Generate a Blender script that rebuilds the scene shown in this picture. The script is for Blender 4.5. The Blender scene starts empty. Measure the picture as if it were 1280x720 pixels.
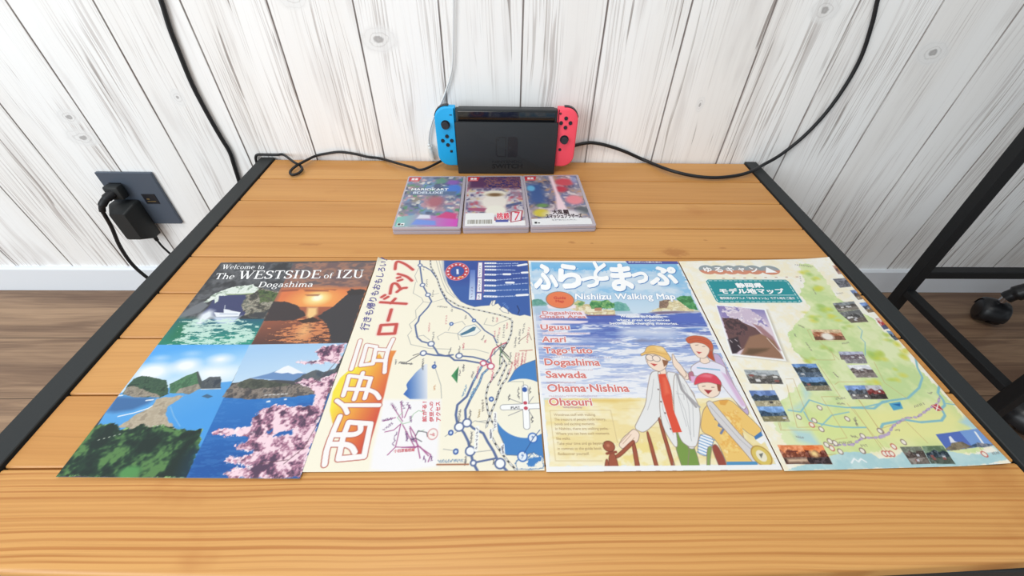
import bpy, bmesh, math, random
import numpy as np
from mathutils import Vector, Matrix
C = bpy.context.scene.collection
scn = bpy.context.scene

# ---------------------------------------------------------------- camera, world, lights, exposure
cd = bpy.data.cameras.new('camera'); cam = bpy.data.objects.new('camera', cd); C.objects.link(cam)
R = [(0.999768,-0.002654,-0.021366),(-0.013818,0.681932,-0.731285),(0.016511,0.731411,0.681737)]
cam.matrix_world = Matrix.Translation((-0.01763,-0.07327,0.71856)) @ Matrix(R).to_4x4()
cd.sensor_fit = 'HORIZONTAL'; cd.sensor_width = 36.0; cd.lens = 36.0 * 520.263 / 1280.0
cd.clip_start = 0.01; cd.clip_end = 50
scn.camera = cam
scn.view_settings.view_transform = 'Standard'; scn.view_settings.look = 'None'
scn.view_settings.gamma = 1.0; scn.view_settings.use_curve_mapping = False
scn.view_settings.exposure = 0.0
wd = bpy.data.worlds.new('room_light'); scn.world = wd; wd.use_nodes = True
wd.node_tree.nodes['Background'].inputs[0].default_value = (0.86, 0.94, 1.0, 1)
wd.node_tree.nodes['Background'].inputs[1].default_value = 0.60

def area(name, loc, aim, sx, sy, power, col):
    ld = bpy.data.lights.new(name, 'AREA'); ld.shape = 'RECTANGLE'; ld.size = sx; ld.size_y = sy
    ld.energy = power; ld.color = col
    o = bpy.data.objects.new(name, ld); C.objects.link(o); o.location = loc
    o.rotation_euler = (Vector(aim) - Vector(loc)).to_track_quat('-Z', 'Y').to_euler()
    return o
area('window_daylight', (-1.9, -1.5, 1.35), (-0.1, 0.69, 0.6), 1.6, 1.5, 44, (0.90, 0.96, 1.0))
area('ceiling_lamp', (-0.3, -0.25, 2.35), (-0.1, 0.3, 0.3), 1.2, 0.5, 16.5, (1.0, 0.96, 0.90))

# ---------------------------------------------------------------- materials
def s2l(c):
    c = np.asarray(c, float) / 255.0
    return np.where(c <= 0.04045, c / 12.92, ((c + 0.055) / 1.055) ** 2.4)
MATS = {}
def mat(name, rgb, rough=0.5, metal=0.0, coat=0.0, spec=0.5, trans=0.0, alpha=1.0, bump=0.0, bscale=200.0):
    if name in MATS: return MATS[name]
    m = bpy.data.materials.new(name); m.use_nodes = True; nt = m.node_tree
    b = nt.nodes['Principled BSDF']
    b.inputs['Base Color'].default_value = (*s2l(rgb), 1)
    b.inputs['Roughness'].default_value = rough; b.inputs['Metallic'].default_value = metal
    b.inputs['Coat Weight'].default_value = coat; b.inputs['Specular IOR Level'].default_value = spec
    b.inputs['Transmission Weight'].default_value = trans; b.inputs['Alpha'].default_value = alpha
    if bump > 0:
        tc = nt.nodes.new('ShaderNodeTexCoord'); n = nt.nodes.new('ShaderNodeTexNoise'); bp = nt.nodes.new('ShaderNodeBump')
        n.inputs['Scale'].default_value = bscale; n.inputs['Detail'].default_value = 3
        bp.inputs['Strength'].default_value = bump; bp.inputs['Distance'].default_value = 0.001
        nt.links.new(tc.outputs['Object'], n.inputs['Vector']); nt.links.new(n.outputs['Fac'], bp.inputs['Height'])
        nt.links.new(bp.outputs['Normal'], b.inputs['Normal'])
    MATS[name] = m; return m

class NG:
    """tiny node-graph helper"""
    def __init__(self, name):
        self.m = bpy.data.materials.new(name); self.m.use_nodes = True
        self.nt = self.m.node_tree; self.b = self.nt.nodes['Principled BSDF']
        self.pos = self.nt.nodes.new('ShaderNodeTexCoord').outputs['Object']
    def new(self, t, **kw):
        n = self.nt.nodes.new(t)
        for k, v in kw.items(): setattr(n, k, v)
        return n
    def set(self, sock, v):
        if isinstance(v, bpy.types.NodeSocket): self.nt.links.new(v, sock)
        else: sock.default_value = v
    def math(self, op, a, b=0.0, c=None, clamp=False):
        n = self.new('ShaderNodeMath', operation=op, use_clamp=clamp)
        self.set(n.inputs[0], a); self.set(n.inputs[1], b)
        if c is not None: self.set(n.inputs[2], c)
        return n.outputs[0]
    def sep(self, v):
        n = self.new('ShaderNodeSeparateXYZ'); self.set(n.inputs[0], v); return n.outputs
    def comb(self, x, y, z):
        n = self.new('ShaderNodeCombineXYZ')
        for i, v in enumerate((x, y, z)): self.set(n.inputs[i], v)
        return n.outputs[0]
    def noise(self, vec, scale=1.0, detail=3.0, rough=0.55, dist=0.0):
        n = self.new('ShaderNodeTexNoise'); self.set(n.inputs['Vector'], vec)
        n.inputs['Scale'].default_value = scale; n.inputs['Detail'].default_value = detail
        n.inputs['Roughness'].default_value = rough; n.inputs['Distortion'].default_value = dist
        return n.outputs['Fac']
    def ramp(self, v, a, b, lo=0.0, hi=1.0):
        n = self.new('ShaderNodeMapRange', interpolation_type='SMOOTHSTEP'); self.set(n.inputs[0], v)
        n.inputs[1].default_value = a; n.inputs[2].default_value = b; n.inputs[3].default_value = lo; n.inputs[4].default_value = hi
        return n.outputs[0]
    def mix(self, f, a, b):
        n = self.new('ShaderNodeMix', data_type='RGBA'); self.set(n.inputs[0], f)
        for i, v in ((6, a), (7, b)):
            self.set(n.inputs[i], v if isinstance(v, bpy.types.NodeSocket) else (*s2l(v), 1))
        return n.outputs[2]
    def attr(self, name):
        n = self.new('ShaderNodeAttribute'); n.attribute_name = name; return n
    def bump(self, h, strength, dist=0.001):
        n = self.new('ShaderNodeBump'); n.inputs['Strength'].default_value = strength; n.inputs['Distance'].default_value = dist
        self.set(n.inputs['Height'], h); self.nt.links.new(n.outputs[0], self.b.inputs['Normal'])

# ---------------------------------------------------------------- object helpers
OFF = {}
def tagd(o, label, cat, group=None, kind=None):
    if label: o['label'] = label
    if cat: o['category'] = cat
    if group: o['group'] = group
    if kind: o['kind'] = kind
    return o
def thing(name, label, cat, loc, group=None):
    o = bpy.data.objects.new(name, None); o.empty_display_size = 0.05; C.objects.link(o); o.location = loc
    OFF[o] = Vector(loc); return tagd(o, label, cat, group)
def link(name, me, m, parent=None, label=None):
    o = bpy.data.objects.new(name, me); C.objects.link(o)
    if m is not None and not len(me.materials): me.materials.append(m)
    if parent is not None:
        off = OFF[parent]; OFF[o] = off
        me.transform(Matrix.Translation(-off)); o.parent = parent
    else: OFF[o] = Vector((0, 0, 0))
    if label: o['label'] = label
    return o
def obj(name, bm, m, parent=None, smooth=None, label=None):
    bmesh.ops.recalc_face_normals(bm, faces=bm.faces)
    me = bpy.data.meshes.new(name); bm.to_mesh(me); bm.free()
    if smooth is not None:
        me.shade_smooth() if smooth >= 180 else me.set_sharp_from_angle(angle=math.radians(smooth))
    return link(name, me, m, parent, label)
def rebase(o, loc):
    """put the origin of a one-mesh thing at its base"""
    o.data.transform(Matrix.Translation(-Vector(loc))); o.location = loc; return o
def box(bm, x0, x1, y0, y1, z0, z1, bev=0.0, seg=2):
    r = bmesh.ops.create_cube(bm, size=1.0); vs = r['verts']
    for v in vs:
        v.co = Vector(((x0 + x1) / 2 + v.co.x * (x1 - x0), (y0 + y1) / 2 + v.co.y * (y1 - y0), (z0 + z1) / 2 + v.co.z * (z1 - z0)))
    if bev > 0:
        es = list({e for v in vs for e in v.link_edges})
        bmesh.ops.bevel(bm, geom=es, offset=bev, segments=seg, profile=0.5, affect='EDGES')
    return bm
def B(): return bmesh.new()
def catmull(pts, n=8):
    P = [Vector(p) for p in pts]; out = []
    for i in range(len(P) - 1):
        a = P[max(i - 1, 0)]; b = P[i]; c = P[i + 1]; d = P[min(i + 2, len(P) - 1)]
        for k in range(n):
            t = k / n
            out.append(0.5 * ((2 * b) + (c - a) * t + (2 * a - 5 * b + 4 * c - d) * t * t + (3 * b - a - 3 * c + d) * t ** 3))
    out.append(P[-1]); return out
def tube(bm, pts, r, n=10, smooth=8, cap=True):
    P = catmull(pts, smooth) if smooth else [Vector(p) for p in pts]
    rr = r if isinstance(r, (list, tuple)) else [r] * len(P)
    rings = []; nrm = None
    for i, p in enumerate(P):
        t = (P[min(i + 1, len(P) - 1)] - P[max(i - 1, 0)]).normalized()
        if nrm is None: nrm = t.orthogonal().normalized()
        nrm = (nrm - t * nrm.dot(t)).normalized(); bi = t.cross(nrm)
        rings.append([bm.verts.new(p + (nrm * math.cos(2 * math.pi * k / n) + bi * math.sin(2 * math.pi * k / n)) * rr[i]) for k in range(n)])
    for a, b in zip(rings, rings[1:]):
        for k in range(n): bm.faces.new((a[k], a[(k + 1) % n], b[(k + 1) % n], b[k]))
    if cap: bm.faces.new(rings[0][::-1]); bm.faces.new(rings[-1])
    return bm
def cyl(bm, p0, p1, r0, r1=None, n=24):
    r1 = r0 if r1 is None else r1
    return tube(bm, [p0, p1], [r0, r1], n, 0)
def prism(bm, outline, f, d0, d1, bev=0.0, seg=2):
    """outline of 2-D points, f(a, b, d) -> 3-D, extruded from d0 to d1"""
    a = [bm.verts.new(f(x, y, d0)) for x, y in outline]; b = [bm.verts.new(f(x, y, d1)) for x, y in outline]
    n = len(a); bm.faces.new(a); bm.faces.new(b[::-1])
    for i in range(n): bm.faces.new((a[i], b[i], b[(i + 1) % n], a[(i + 1) % n]))
    bmesh.ops.recalc_face_normals(bm, faces=bm.faces)
    if bev > 0:
        es = [e for e in bm.edges if (e.verts[0] in a) == (e.verts[1] in a) and e.verts[0] in set(a + b)]
        bmesh.ops.bevel(bm, geom=es, offset=bev, segments=seg, profile=0.5, affect='EDGES')
    return bm
def rrect(x0, x1, y0, y1, r, n=6):
    """rounded rectangle; r may be four radii: (x1,y1), (x0,y1), (x0,y0), (x1,y0)"""
    rs = r if isinstance(r, (tuple, list)) else [r] * 4
    out = []
    for (cx, cy, sx, sy, a0), q in zip(((x1, y1, -1, -1, 0), (x0, y1, 1, -1, 90), (x0, y0, 1, 1, 180), (x1, y0, -1, 1, 270)), rs):
        if q < 1e-6: out.append((cx, cy)); continue
        for k in range(n + 1):
            a = math.radians(a0 + 90 * k / n); out.append((cx + sx * q + q * math.cos(a), cy + sy * q + q * math.sin(a)))
    return out

FL = 0.345          # height of the table top above the floor
WY = 0.695          # the wall

# ---------------------------------------------------------------- wall, baseboard, floor
def wall_material():
    g = NG('whitewashed boards'); x, y, z = g.sep(g.pos); bd = g.attr('board').outputs['Fac']
    loc = g.attr('across').outputs['Fac']               # 0..1 across one board
    off = g.math('MULTIPLY', bd, 37.7)
    warp = g.math('MULTIPLY', g.math('SUBTRACT', g.noise(g.comb(g.math('MULTIPLY', x, 9.0), off, g.math('MULTIPLY', z, 2.6)), 1.0, 2.0), 0.5), 0.030)
    xw = g.math('ADD', x, warp)
    v = lambda sx, sz, o: g.comb(g.math('MULTIPLY', xw, sx), g.math('ADD', off, o), g.math('MULTIPLY', z, sz))
    fine = g.noise(v(400, 4.5, 0.0), 1.0, 2.0, 0.5)
    mid = g.noise(v(190, 4.0, 3.0), 1.0, 2.0, 0.5)
    patch = g.noise(v(17, 3.2, 7.0), 1.0, 3.0, 0.55)
    patch2 = g.noise(v(24, 4.0, 11.0), 1.0, 3.0, 0.55)
    crack = g.noise(v(120, 3.0, 17.0), 1.0, 2.0, 0.5)
    tint = g.noise(v(10, 0.8, 23.0), 1.0, 2.0, 0.5)
    col = g.mix(g.ramp(tint, 0.35, 0.7), (252, 252, 251), (245, 243, 240))
    col = g.mix(g.math('MULTIPLY', g.ramp(patch2, 0.54, 0.72), 0.45), col, (212, 207, 204))
    lines = g.math('MULTIPLY', g.ramp(fine, 0.52, 0.62), g.ramp(patch, 0.40, 0.62, 0.05, 0.56))
    col = g.mix(lines, col, (184, 176, 172))
    l2 = g.math('MULTIPLY', g.ramp(mid, 0.57, 0.63), g.ramp(patch, 0.48, 0.64, 0.0, 0.50))
    col = g.mix(l2, col, (154, 140, 132))
    ck = g.math('MULTIPLY', g.ramp(crack, 0.645, 0.675), g.ramp(patch2, 0.46, 0.60))
    col = g.mix(g.math('MULTIPLY', ck, 0.72), col, (128, 114, 108))
    for (kx, kz, rx, rz) in KNOTS:                       # knots in the boards
        dx = g.math('MULTIPLY', g.math('SUBTRACT', x, kx), 1.0 / rx); dz = g.math('MULTIPLY', g.math('SUBTRACT', z, kz), 1.0 / rz)
        d = g.math('SQRT', g.math('ADD', g.math('MULTIPLY', dx, dx), g.math('MULTIPLY', dz, dz)))
        d = g.math('ADD', d, g.math('MULTIPLY', g.math('SUBTRACT', g.noise(g.comb(x, y, z), 90.0, 2.0), 0.5), 0.9))
        ring = g.math('MULTIPLY', g.ramp(g.math('SINE', g.math('MULTIPLY', d, 9.0)), 0.55, 0.95), g.ramp(d, 1.9, 1.0))
        col = g.mix(g.math('MULTIPLY', g.ramp(d, 2.2, 1.5), 0.7), col, (240, 240, 239))
        col = g.mix(g.math('MULTIPLY', ring, 0.26), col, (172, 167, 164))
        col = g.mix(g.math('MULTIPLY', g.ramp(d, 0.50, 0.30), 0.6), col, (142, 138, 137))
    edge = g.math('ABSOLUTE', g.math('SUBTRACT', loc, 0.5))
    col = g.mix(g.math('MULTIPLY', g.ramp(edge, 0.484, 0.4925), g.ramp(g.noise(g.comb(off, 0.0, g.math('MULTIPLY', z, 7.0)), 1.0, 2.0), 0.3, 0.6, 0.45, 0.85)), col, (118, 106, 101))
    g.set(g.b.inputs['Base Color'], col); g.b.inputs['Roughness'].default_value = 0.55; g.b.inputs['Specular IOR Level'].default_value = 0.3
    g.bump(g.math('SUBTRACT', 1.0, lines), 0.15, 0.0006)
    return g.m
KNOTS = [(-0.219, FL + 0.205, 0.017, 0.011), (-0.801, FL + 0.037, 0.016, 0.009), (-0.799, FL + 0.075, 0.012, 0.008), (0.7005, FL + 0.198, 0.015, 0.010),
         (0.486, FL + 0.256, 0.013, 0.010), (-0.588, FL + 0.111, 0.007, 0.008), (0.336, FL + 0.11, 0.004, 0.008), (-0.34, FL + 0.262, 0.013, 0.010)]
def build_wall():
    bw = 0.1307; seam0 = 0.0125; ks = range(-20, 20); H = 2.4
    vs, fs, bd, ac = [], [], [], []
    rnd = random.Random(4)
    for k in ks:
        x0 = seam0 + k * bw; x1 = x0 + bw; r = rnd.random()
        prof = [(x0, 0.0018), (x0 + 0.0012, 0.0), (x1 - 0.0012, 0.0), (x1, 0.0018)]
        base = len(vs)
        for zz in (0.0, H):
            for px_, dy in prof: vs.append((px_, WY + dy, zz))
        for i in range(3):
            fs.append((base + i, base + i + 1, base + i + 5, base + i + 4))
        for _ in range(2): 
            for i, (px_, dy) in enumerate(prof): ac.append((px_ - x0) / bw)
        bd += [r] * 8
    n0 = len(vs); xa, xb = seam0 + ks[0] * bw, seam0 + (ks[-1] + 1) * bw
    vs += [(xa, WY + 0.1, 0), (xb, WY + 0.1, 0), (xb, WY + 0.1, H), (xa, WY + 0.1, H)]; fs.append((n0 + 1, n0, n0 + 3, n0 + 2)); bd += [0] * 4; ac += [0.5] * 4
    me = bpy.data.meshes.new('wall_back'); me.from_pydata(vs, [], fs)
    me.attributes.new('board', 'FLOAT', 'POINT').data.foreach_set('value', bd)
    me.attributes.new('across', 'FLOAT', 'POINT').data.foreach_set('value', ac)
    o = link('wall_back', me, wall_material()); o['kind'] = 'structure'
build_wall()
bm = B()
prism(bm, [(WY, 0.0), (WY - 0.010, 0.0), (WY - 0.010, 0.066), (WY - 0.006, 0.070), (WY, 0.070)], lambda a, b, d: Vector((d, a, b)), -2.6, 2.6)
o = obj('baseboard_back', bm, mat('white skirting', (236, 241, 247), 0.45)); o['kind'] = 'structure'

def floor_material():
    g = NG('brown oak vinyl'); x, y, z = g.sep(g.pos)
    row = g.math('FLOOR', g.math('DIVIDE', g.math('SUBTRACT', 0.685, y), 0.152))
    jit = g.math('MULTIPLY', g.math('FRACT', g.math('MULTIPLY', row, 0.381)), 0.9)
    colx = g.math('FLOOR', g.math('DIVIDE', g.math('ADD', x, jit), 0.92))
    off = g.math('ADD', g.math('MULTIPLY', row, 7.31), g.math('MULTIPLY', colx, 3.17))
    v = lambda sx, sy, o: g.comb(g.math('ADD', g.math('MULTIPLY', x, sx), g.math('MULTIPLY', off, 2.0)), g.math('MULTIPLY', y, sy), g.math('ADD', off, o))
    big = g.noise(v(2.2, 24, 0), 1.0, 4.0, 0.6, 0.8); fine = g.noise(v(5, 220, 5), 1.0, 3.0, 0.6)
    col = g.mix(g.ramp(big, 0.3, 0.7), (116, 90, 72), (178, 146, 116))
    col = g.mix(g.math('MULTIPLY', g.ramp(fine, 0.45, 0.7), 0.35), col, (92, 70, 57))
    tone = g.math('FRACT', g.math('MULTIPLY', off, 0.618)); col = g.mix(g.math('MULTIPLY', tone, 0.30), col, (106, 80, 64))
    fy = g.math('FRACT', g.math('DIVIDE', g.math('SUBTRACT', 0.685, y), 0.152))
    col = g.mix(g.math('MULTIPLY', g.ramp(g.math('ABSOLUTE', g.math('SUBTRACT', fy, 0.5)), 0.486, 0.497), 0.7), col, (46, 34, 28))
    fx = g.math('FRACT', g.math('DIVIDE', g.math('ADD', x, jit), 0.92))
    col = g.mix(g.math('MULTIPLY', g.ramp(g.math('ABSOLUTE', g.math('SUBTRACT', fx, 0.5)), 0.4975, 0.4995), 0.7), col, (46, 34, 28))
    g.set(g.b.inputs['Base Color'], col); g.b.inputs['Roughness'].default_value = 0.48; g.b.inputs['Specular IOR Level'].default_value = 0.35
    g.bump(fine, 0.08); return g.m
bm = B(); box(bm, -2.6, 2.6, -2.2, WY + 0.1, -0.05, 0.0)
o = obj('floor', bm, floor_material()); o['kind'] = 'structure'

# ---------------------------------------------------------------- the low table
black_steel = mat('black painted steel', (42, 45, 46), 0.55, 0.0, 0.0, 0.3, bump=0.12, bscale=900)
def wood_material():
    g = NG('amber stained pine'); x, y, z = g.sep(g.pos); pl = g.attr('plank').outputs['Fac']; fr = g.attr('front').outputs['Fac']
    off = g.math('MULTIPLY', pl, 53.0)
    wob = g.math('MULTIPLY', g.math('SUBTRACT', g.noise(g.comb(g.math('MULTIPLY', x, 3.0), g.math('MULTIPLY', y, 6.0), off), 1.0, 2.0), 0.5), 0.018)
    yw = g.math('ADD', y, wob)
    v = lambda sx, sy, o: g.comb(g.math('MULTIPLY', x, sx), g.math('MULTIPLY', yw, sy), g.math('ADD', off, o))
    broad = g.noise(v(1.2, 22, 0), 1.0, 3.0, 0.55, 0.4); ring = g.noise(v(1.6, 330, 3), 1.0, 1.0, 0.5); fine = g.noise(v(9, 700, 6), 1.0, 2.0, 0.5)
    ph = g.math('ADD', g.math('MULTIPLY', yw, 2 * math.pi / 0.0052), g.math('MULTIPLY', g.noise(v(0.9, 60, 12), 1.0, 2.0, 0.5), 9.0))
    rings = g.math('MULTIPLY', g.ramp(g.math('SINE', ph), 0.1, 0.95), g.ramp(g.noise(v(2.5, 130, 15), 1.0, 2.0), 0.32, 0.62, 0.25, 1.0))
    blot = g.noise(v(9, 16, 9), 1.0, 3.0, 0.6)
    col = g.mix(g.ramp(broad, 0.28, 0.72), (210, 156, 90), (190, 133, 70))
    col = g.mix(g.math('MULTIPLY', g.math('FRACT', g.math('MULTIPLY', pl, 7.7)), 0.35), col, (206, 146, 78))
    col = g.mix(g.math('MULTIPLY', fr, 0.5), col, (220, 166, 98))
    lines = g.math('MULTIPLY', g.ramp(ring, 0.46, 0.62), g.math('ADD', 0.16, g.math('MULTIPLY', fr, 0.14)))
    col = g.mix(g.math('MULTIPLY', rings, g.math('ADD', 0.10, g.math('MULTIPLY', fr, 0.72))), col, (178, 114, 54))
    col = g.mix(lines, col, (172, 112, 52))
    col = g.mix(g.math('MULTIPLY', g.ramp(fine, 0.5, 0.75), 0.16), col, (142, 86, 38))
    col = g.mix(g.math('MULTIPLY', g.ramp(blot, 0.60, 0.78), 0.35), col, (172, 104, 46))
    for (kx, ky, rx, ry) in ((0.235, 0.055, 0.022, 0.012), (0.29, 0.085, 0.004, 0.002), (0.31, 0.066, 0.006, 0.003), (0.115, 0.076, 0.003, 0.002), (-0.30, 0.07, 0.02, 0.003), (0.085, 0.078, 0.006, 0.003)):
        dx = g.math('MULTIPLY', g.math('SUBTRACT', x, kx), 1.0 / rx); dy = g.math('MULTIPLY', g.math('SUBTRACT', y, ky), 1.0 / ry)
        d = g.math('ADD', g.math('SQRT', g.math('ADD', g.math('MULTIPLY', dx, dx), g.math('MULTIPLY', dy, dy))), g.math('MULTIPLY', g.math('SUBTRACT', g.noise(g.comb(x, y, z), 130.0, 3.0), 0.5), 1.6))
        col = g.mix(g.math('MULTIPLY', g.ramp(d, 1.1, 0.4), 0.42), col, (148, 84, 34))
    g.set(g.b.inputs['Base Color'], col); g.b.inputs['Roughness'].default_value = 0.42; g.b.inputs['Specular IOR Level'].default_value = 0.4
    g.bump(ring, 0.10, 0.0008); return g.m
table = thing('low_table', 'low table with amber pine plank top and black steel edge rails', 'table', (0, 0.35, 0))
def build_top():
    yb = 0.690; pw = 0.0747; yf = 0.0165; T = 0.022; e = 0.0022
    prof = []                                             # (y, z, plank id, is front edge)
    for k in range(9):
        y1 = yb - k * pw; y0 = yb - (k + 1) * pw if k < 8 else yf
        if k: prof.append((y1 - 0.0002, -0.0075, k))
        prof += [(y1 - 0.0007, -0.0010, k), (y1 - e, 0.0, k)]
        prof += [(y1 - (y1 - y0) * q, 0.0, k) for q in (0.33, 0.66)]
        if k < 8: prof += [(y0 + e, 0.0, k), (y0 + 0.0011, -0.0012, k), (y0 + 0.0009, -0.0075, k)]
        else:
            for a in (0, 22, 45, 68, 90): prof.append((y0 + 0.005 - 0.005 * math.sin(math.radians(a)), -0.005 + 0.005 * math.cos(math.radians(a)), k))
            prof.append((y0, -T, k))
    prof.append((yb, -T, 0)); prof.append((yb, -0.0012, 0))
    n = len(prof); NX = 48; vs, fs, pk, ft = [], [], [], []
    rnd = random.Random(11); tone = [rnd.random() for _ in range(9)]
    for i in range(NX + 1):
        x = -0.4568 + 0.9136 * i / NX; bow = 0.0105 * (1 - (x / 0.4568) ** 2)
        for (yy, zz, k) in prof:
            w = max(0.0, min(1.0, (0.075 - yy) / 0.055)) if k == 8 else 0.0
            vs.append((x, yy - bow * w, FL + zz)); pk.append(tone[k]); ft.append(1.0 if k == 8 else 0.0)
    for i in range(NX):
        for j in range(n):
            a = i * n + j; b = i * n + (j + 1) % n; fs.append((a, b, b + n, a + n))
    fs.append(tuple(range(n))); fs.append(tuple(range(NX * n + n - 1, NX * n - 1, -1)))
    me = bpy.data.meshes.new('tabletop'); me.from_pydata(vs, [], fs)
    me.attributes.new('plank', 'FLOAT', 'POINT').data.foreach_set('value', pk)
    me.attributes.new('front', 'FLOAT', 'POINT').data.foreach_set('value', ft)
    me.set_sharp_from_angle(angle=math.radians(30))
    link('tabletop', me, wood_material(), table, 'amber pine planks with open grooves')
build_top()
for x0, x1 in ((-0.4855, -0.4592), (0.4590, 0.4822)):
    bm = B(); s = -1 if x0 < 0 else 1; xi, xo = (x1, x0) if s < 0 else (x0, x1)
    pr = [(xo, -0.034), (xo, 0.0022), (xo - s * 0.0008, 0.003), (xi + s * 0.0008, 0.003), (xi, 0.0022), (xi, -0.002), (xo - s * 0.004, -0.002), (xo - s * 0.004, -0.034)]
    prism(bm, pr, lambda a, b, d: Vector((a, d, FL + b)), 0.006, 0.6915); obj('edge_rail', bm, black_steel, table, label='black steel angle rail along the table side')
bm = B(); box(bm, -0.4815, 0.4780, 0.012, 0.042, FL - 0.055, FL - 0.0235, 0.001); obj('front_rail', bm, black_steel, table)
bm = B(); box(bm, -0.4815, 0.4780, 0.664, 0.689, FL - 0.055, FL - 0.0235, 0.001); obj('rear_rail', bm, black_steel, table)
for x in (-0.467, 0.464):
    for y in (0.027, 0.672):
        bm = B(); box(bm, x - 0.0125, x + 0.0125, y - 0.0125, y + 0.0125, 0.004, FL - 0.0562, 0.001)
        lg = obj('leg', bm, black_steel, table)
        bm = B(); box(bm, x - 0.014, x + 0.014, y - 0.014, y + 0.014, 0.0, 0.0045, 0.001); obj('foot_pad', bm, mat('black rubber', (26, 26, 27), 0.8), lg)

# ---------------------------------------------------------------- black steel desk at the right, and the chair under it
desk_steel = mat('black powder coated steel', (24, 25, 27), 0.6, 0.0, 0.0, 0.35, bump=0.25, bscale=700)
desk = thing('desk', 'tall black steel frame desk standing right of the low table', 'desk', (1.25, 0.41, 0))
PX0, PX1, PYR, PYF, PS = 0.810, 1.80, 0.540, 0.290, 0.0105
def splayed(x, y, s):
    """square tube leg leaning a little towards the low table at its top"""
    lean = lambda z: -s * 0.062 * (z - 0.145)
    bm = B(); box(bm, x - PS, x + PS, y - PS, y + PS, 0.0, 0.95, 0.0012)
    for v in bm.verts: v.co.x += lean(v.co.z)
    return bm
for x, s in ((PX0, 1), (PX1, -1)):
    for y in (PYR, PYF): obj('leg', splayed(x, y, s), desk_steel, desk)
    bm = B(); box(bm, x - 0.010, x + 0.010, PYF + PS + 0.0003, PYR - PS - 0.0003, FL - 0.2055, FL - 0.1925, 0.0012); obj('side_bar', bm, desk_steel, desk)
    xt = x - s * 0.062 * (0.935 - 0.145)
    bm = B(); box(bm, xt - 0.0095, xt + 0.0095, PYF + PS + 0.0003, PYR - PS - 0.0003, 0.926, 0.945, 0.0012); obj('top_bar', bm, desk_steel, desk)
bm = B(); box(bm, PX0 + PS - 0.0025, PX1 - PS + 0.0025, PYR - 0.009, PYR + 0.009, FL - 0.1625, FL - 0.1455, 0.0012); obj('rear_bar', bm, desk_steel, desk)
bm = B(); box(bm, PX0 - 0.07, PX1 + 0.07, PYF - 0.05, PYR + 0.05, 0.9505, 0.975, 0.002); obj('desktop', bm, mat('dark wood board', (92, 68, 50), 0.5), desk)  # unseen top, height raised to let more light reach the wall beneath

blackp = mat('black plastic', (22, 23, 26), 0.34, 0.0, 0.0, 0.5)
def office_chair(label, caster, arm_angle, swivel, RB=0.29):
    """chair whose first caster stands at the given point of the floor; the base arm runs from it to the hub at arm_angle"""
    HX, HY = caster[0] + RB * math.cos(arm_angle), caster[1] + RB * math.sin(arm_angle)
    chair = thing('office_chair', label, 'chair', (HX, HY, 0), 'office chairs under the steel desk')
    bm = B(); cyl(bm, (HX, HY, 0.095), (HX, HY, 0.165), 0.036, 0.03); obj('hub', bm, blackp, chair, 40)
    for k in range(5):
        a = arm_angle + math.pi + k * 2 * math.pi / 5; ux, uy = math.cos(a), math.sin(a)
        P = lambda r, z: (HX + ux * r, HY + uy * r, z)
        bm = B(); tube(bm, [P(0.03, 0.135), P(0.13, 0.128), P(RB - 0.075, 0.124), P(RB - 0.035, 0.114), P(RB - 0.008, 0.088), P(RB, 0.072)], [0.019] * 9 + [0.018] * 8 + [0.018] * 8 + [0.017] * 8 + [0.0135] * 8, 14, 8)
        lg = obj('base_leg', bm, blackp, chair, 60)
        bm = B(); cyl(bm, P(RB, 0.060), P(RB, 0.073), 0.007, None, 14); obj('caster_stem', bm, mat('chrome', (200, 200, 205), 0.2, 1.0), lg, 40, 'small chrome stem')
        ca = swivel + k * 1.9; wx, wy = math.cos(ca), math.sin(ca); cx, cy = HX + ux * RB, HY + uy * RB; R_ = 0.027
        for s in (-1, 1):
            bm = B()
            for d0, d1, r0, r1 in ((0.0035, 0.005, R_ - 0.003, R_), (0.005, 0.019, R_, R_), (0.019, 0.0245, R_, R_ - 0.007), (0.0245, 0.0255, R_ - 0.007, R_ - 0.018)):
                cyl(bm, (cx + wx * s * d0, cy + wy * s * d0, R_), (cx + wx * s * d1, cy + wy * s * d1, R_), r0, r1, 28)
            obj('wheel', bm, blackp, lg, 40)
        bm = B(); vx, vy = -wy, wx; ring = []
        for q in range(13):
            t = math.radians(-10 + 200 * q / 12)
            ring.append([bm.verts.new((cx + vx * rr * math.cos(t) + wx * ww, cy + vy * rr * math.cos(t) + wy * ww, R_ + rr * math.sin(t))) for rr, ww in ((R_ - 0.002, -0.025), (R_ + 0.003, -0.020), (R_ + 0.005, -0.008), (R_ + 0.005, 0.008), (R_ + 0.003, 0.020), (R_ - 0.002, 0.025))])
        for q, w in zip(ring, ring[1:]):
            for i in range(5): bm.faces.new((q[i], q[i + 1], w[i + 1], w[i]))
        obj('caster_hood', bm, blackp, lg, 60)
    bm = B(); cyl(bm, (HX, HY, 0.165), (HX, HY, 0.40), 0.014, None, 16); obj('gas_column', bm, blackp, chair, 40)
    bm = B(); box(bm, HX - 0.20, HX + 0.20, HY - 0.20, HY + 0.20, 0.40, 0.46, 0.02, 3); obj('seat', bm, mat('black mesh fabric', (30, 31, 34), 0.85, bump=0.3, bscale=1500), chair, 40)
office_chair('black office chair with its nearest caster by the white skirting behind the steel desk', (1.1315, 0.5916), math.radians(-20.5), math.radians(150))
office_chair('black office chair with a caster just behind the front leg of the steel desk', (0.955, 0.318), math.radians(-60), math.radians(120), 0.31)

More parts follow.
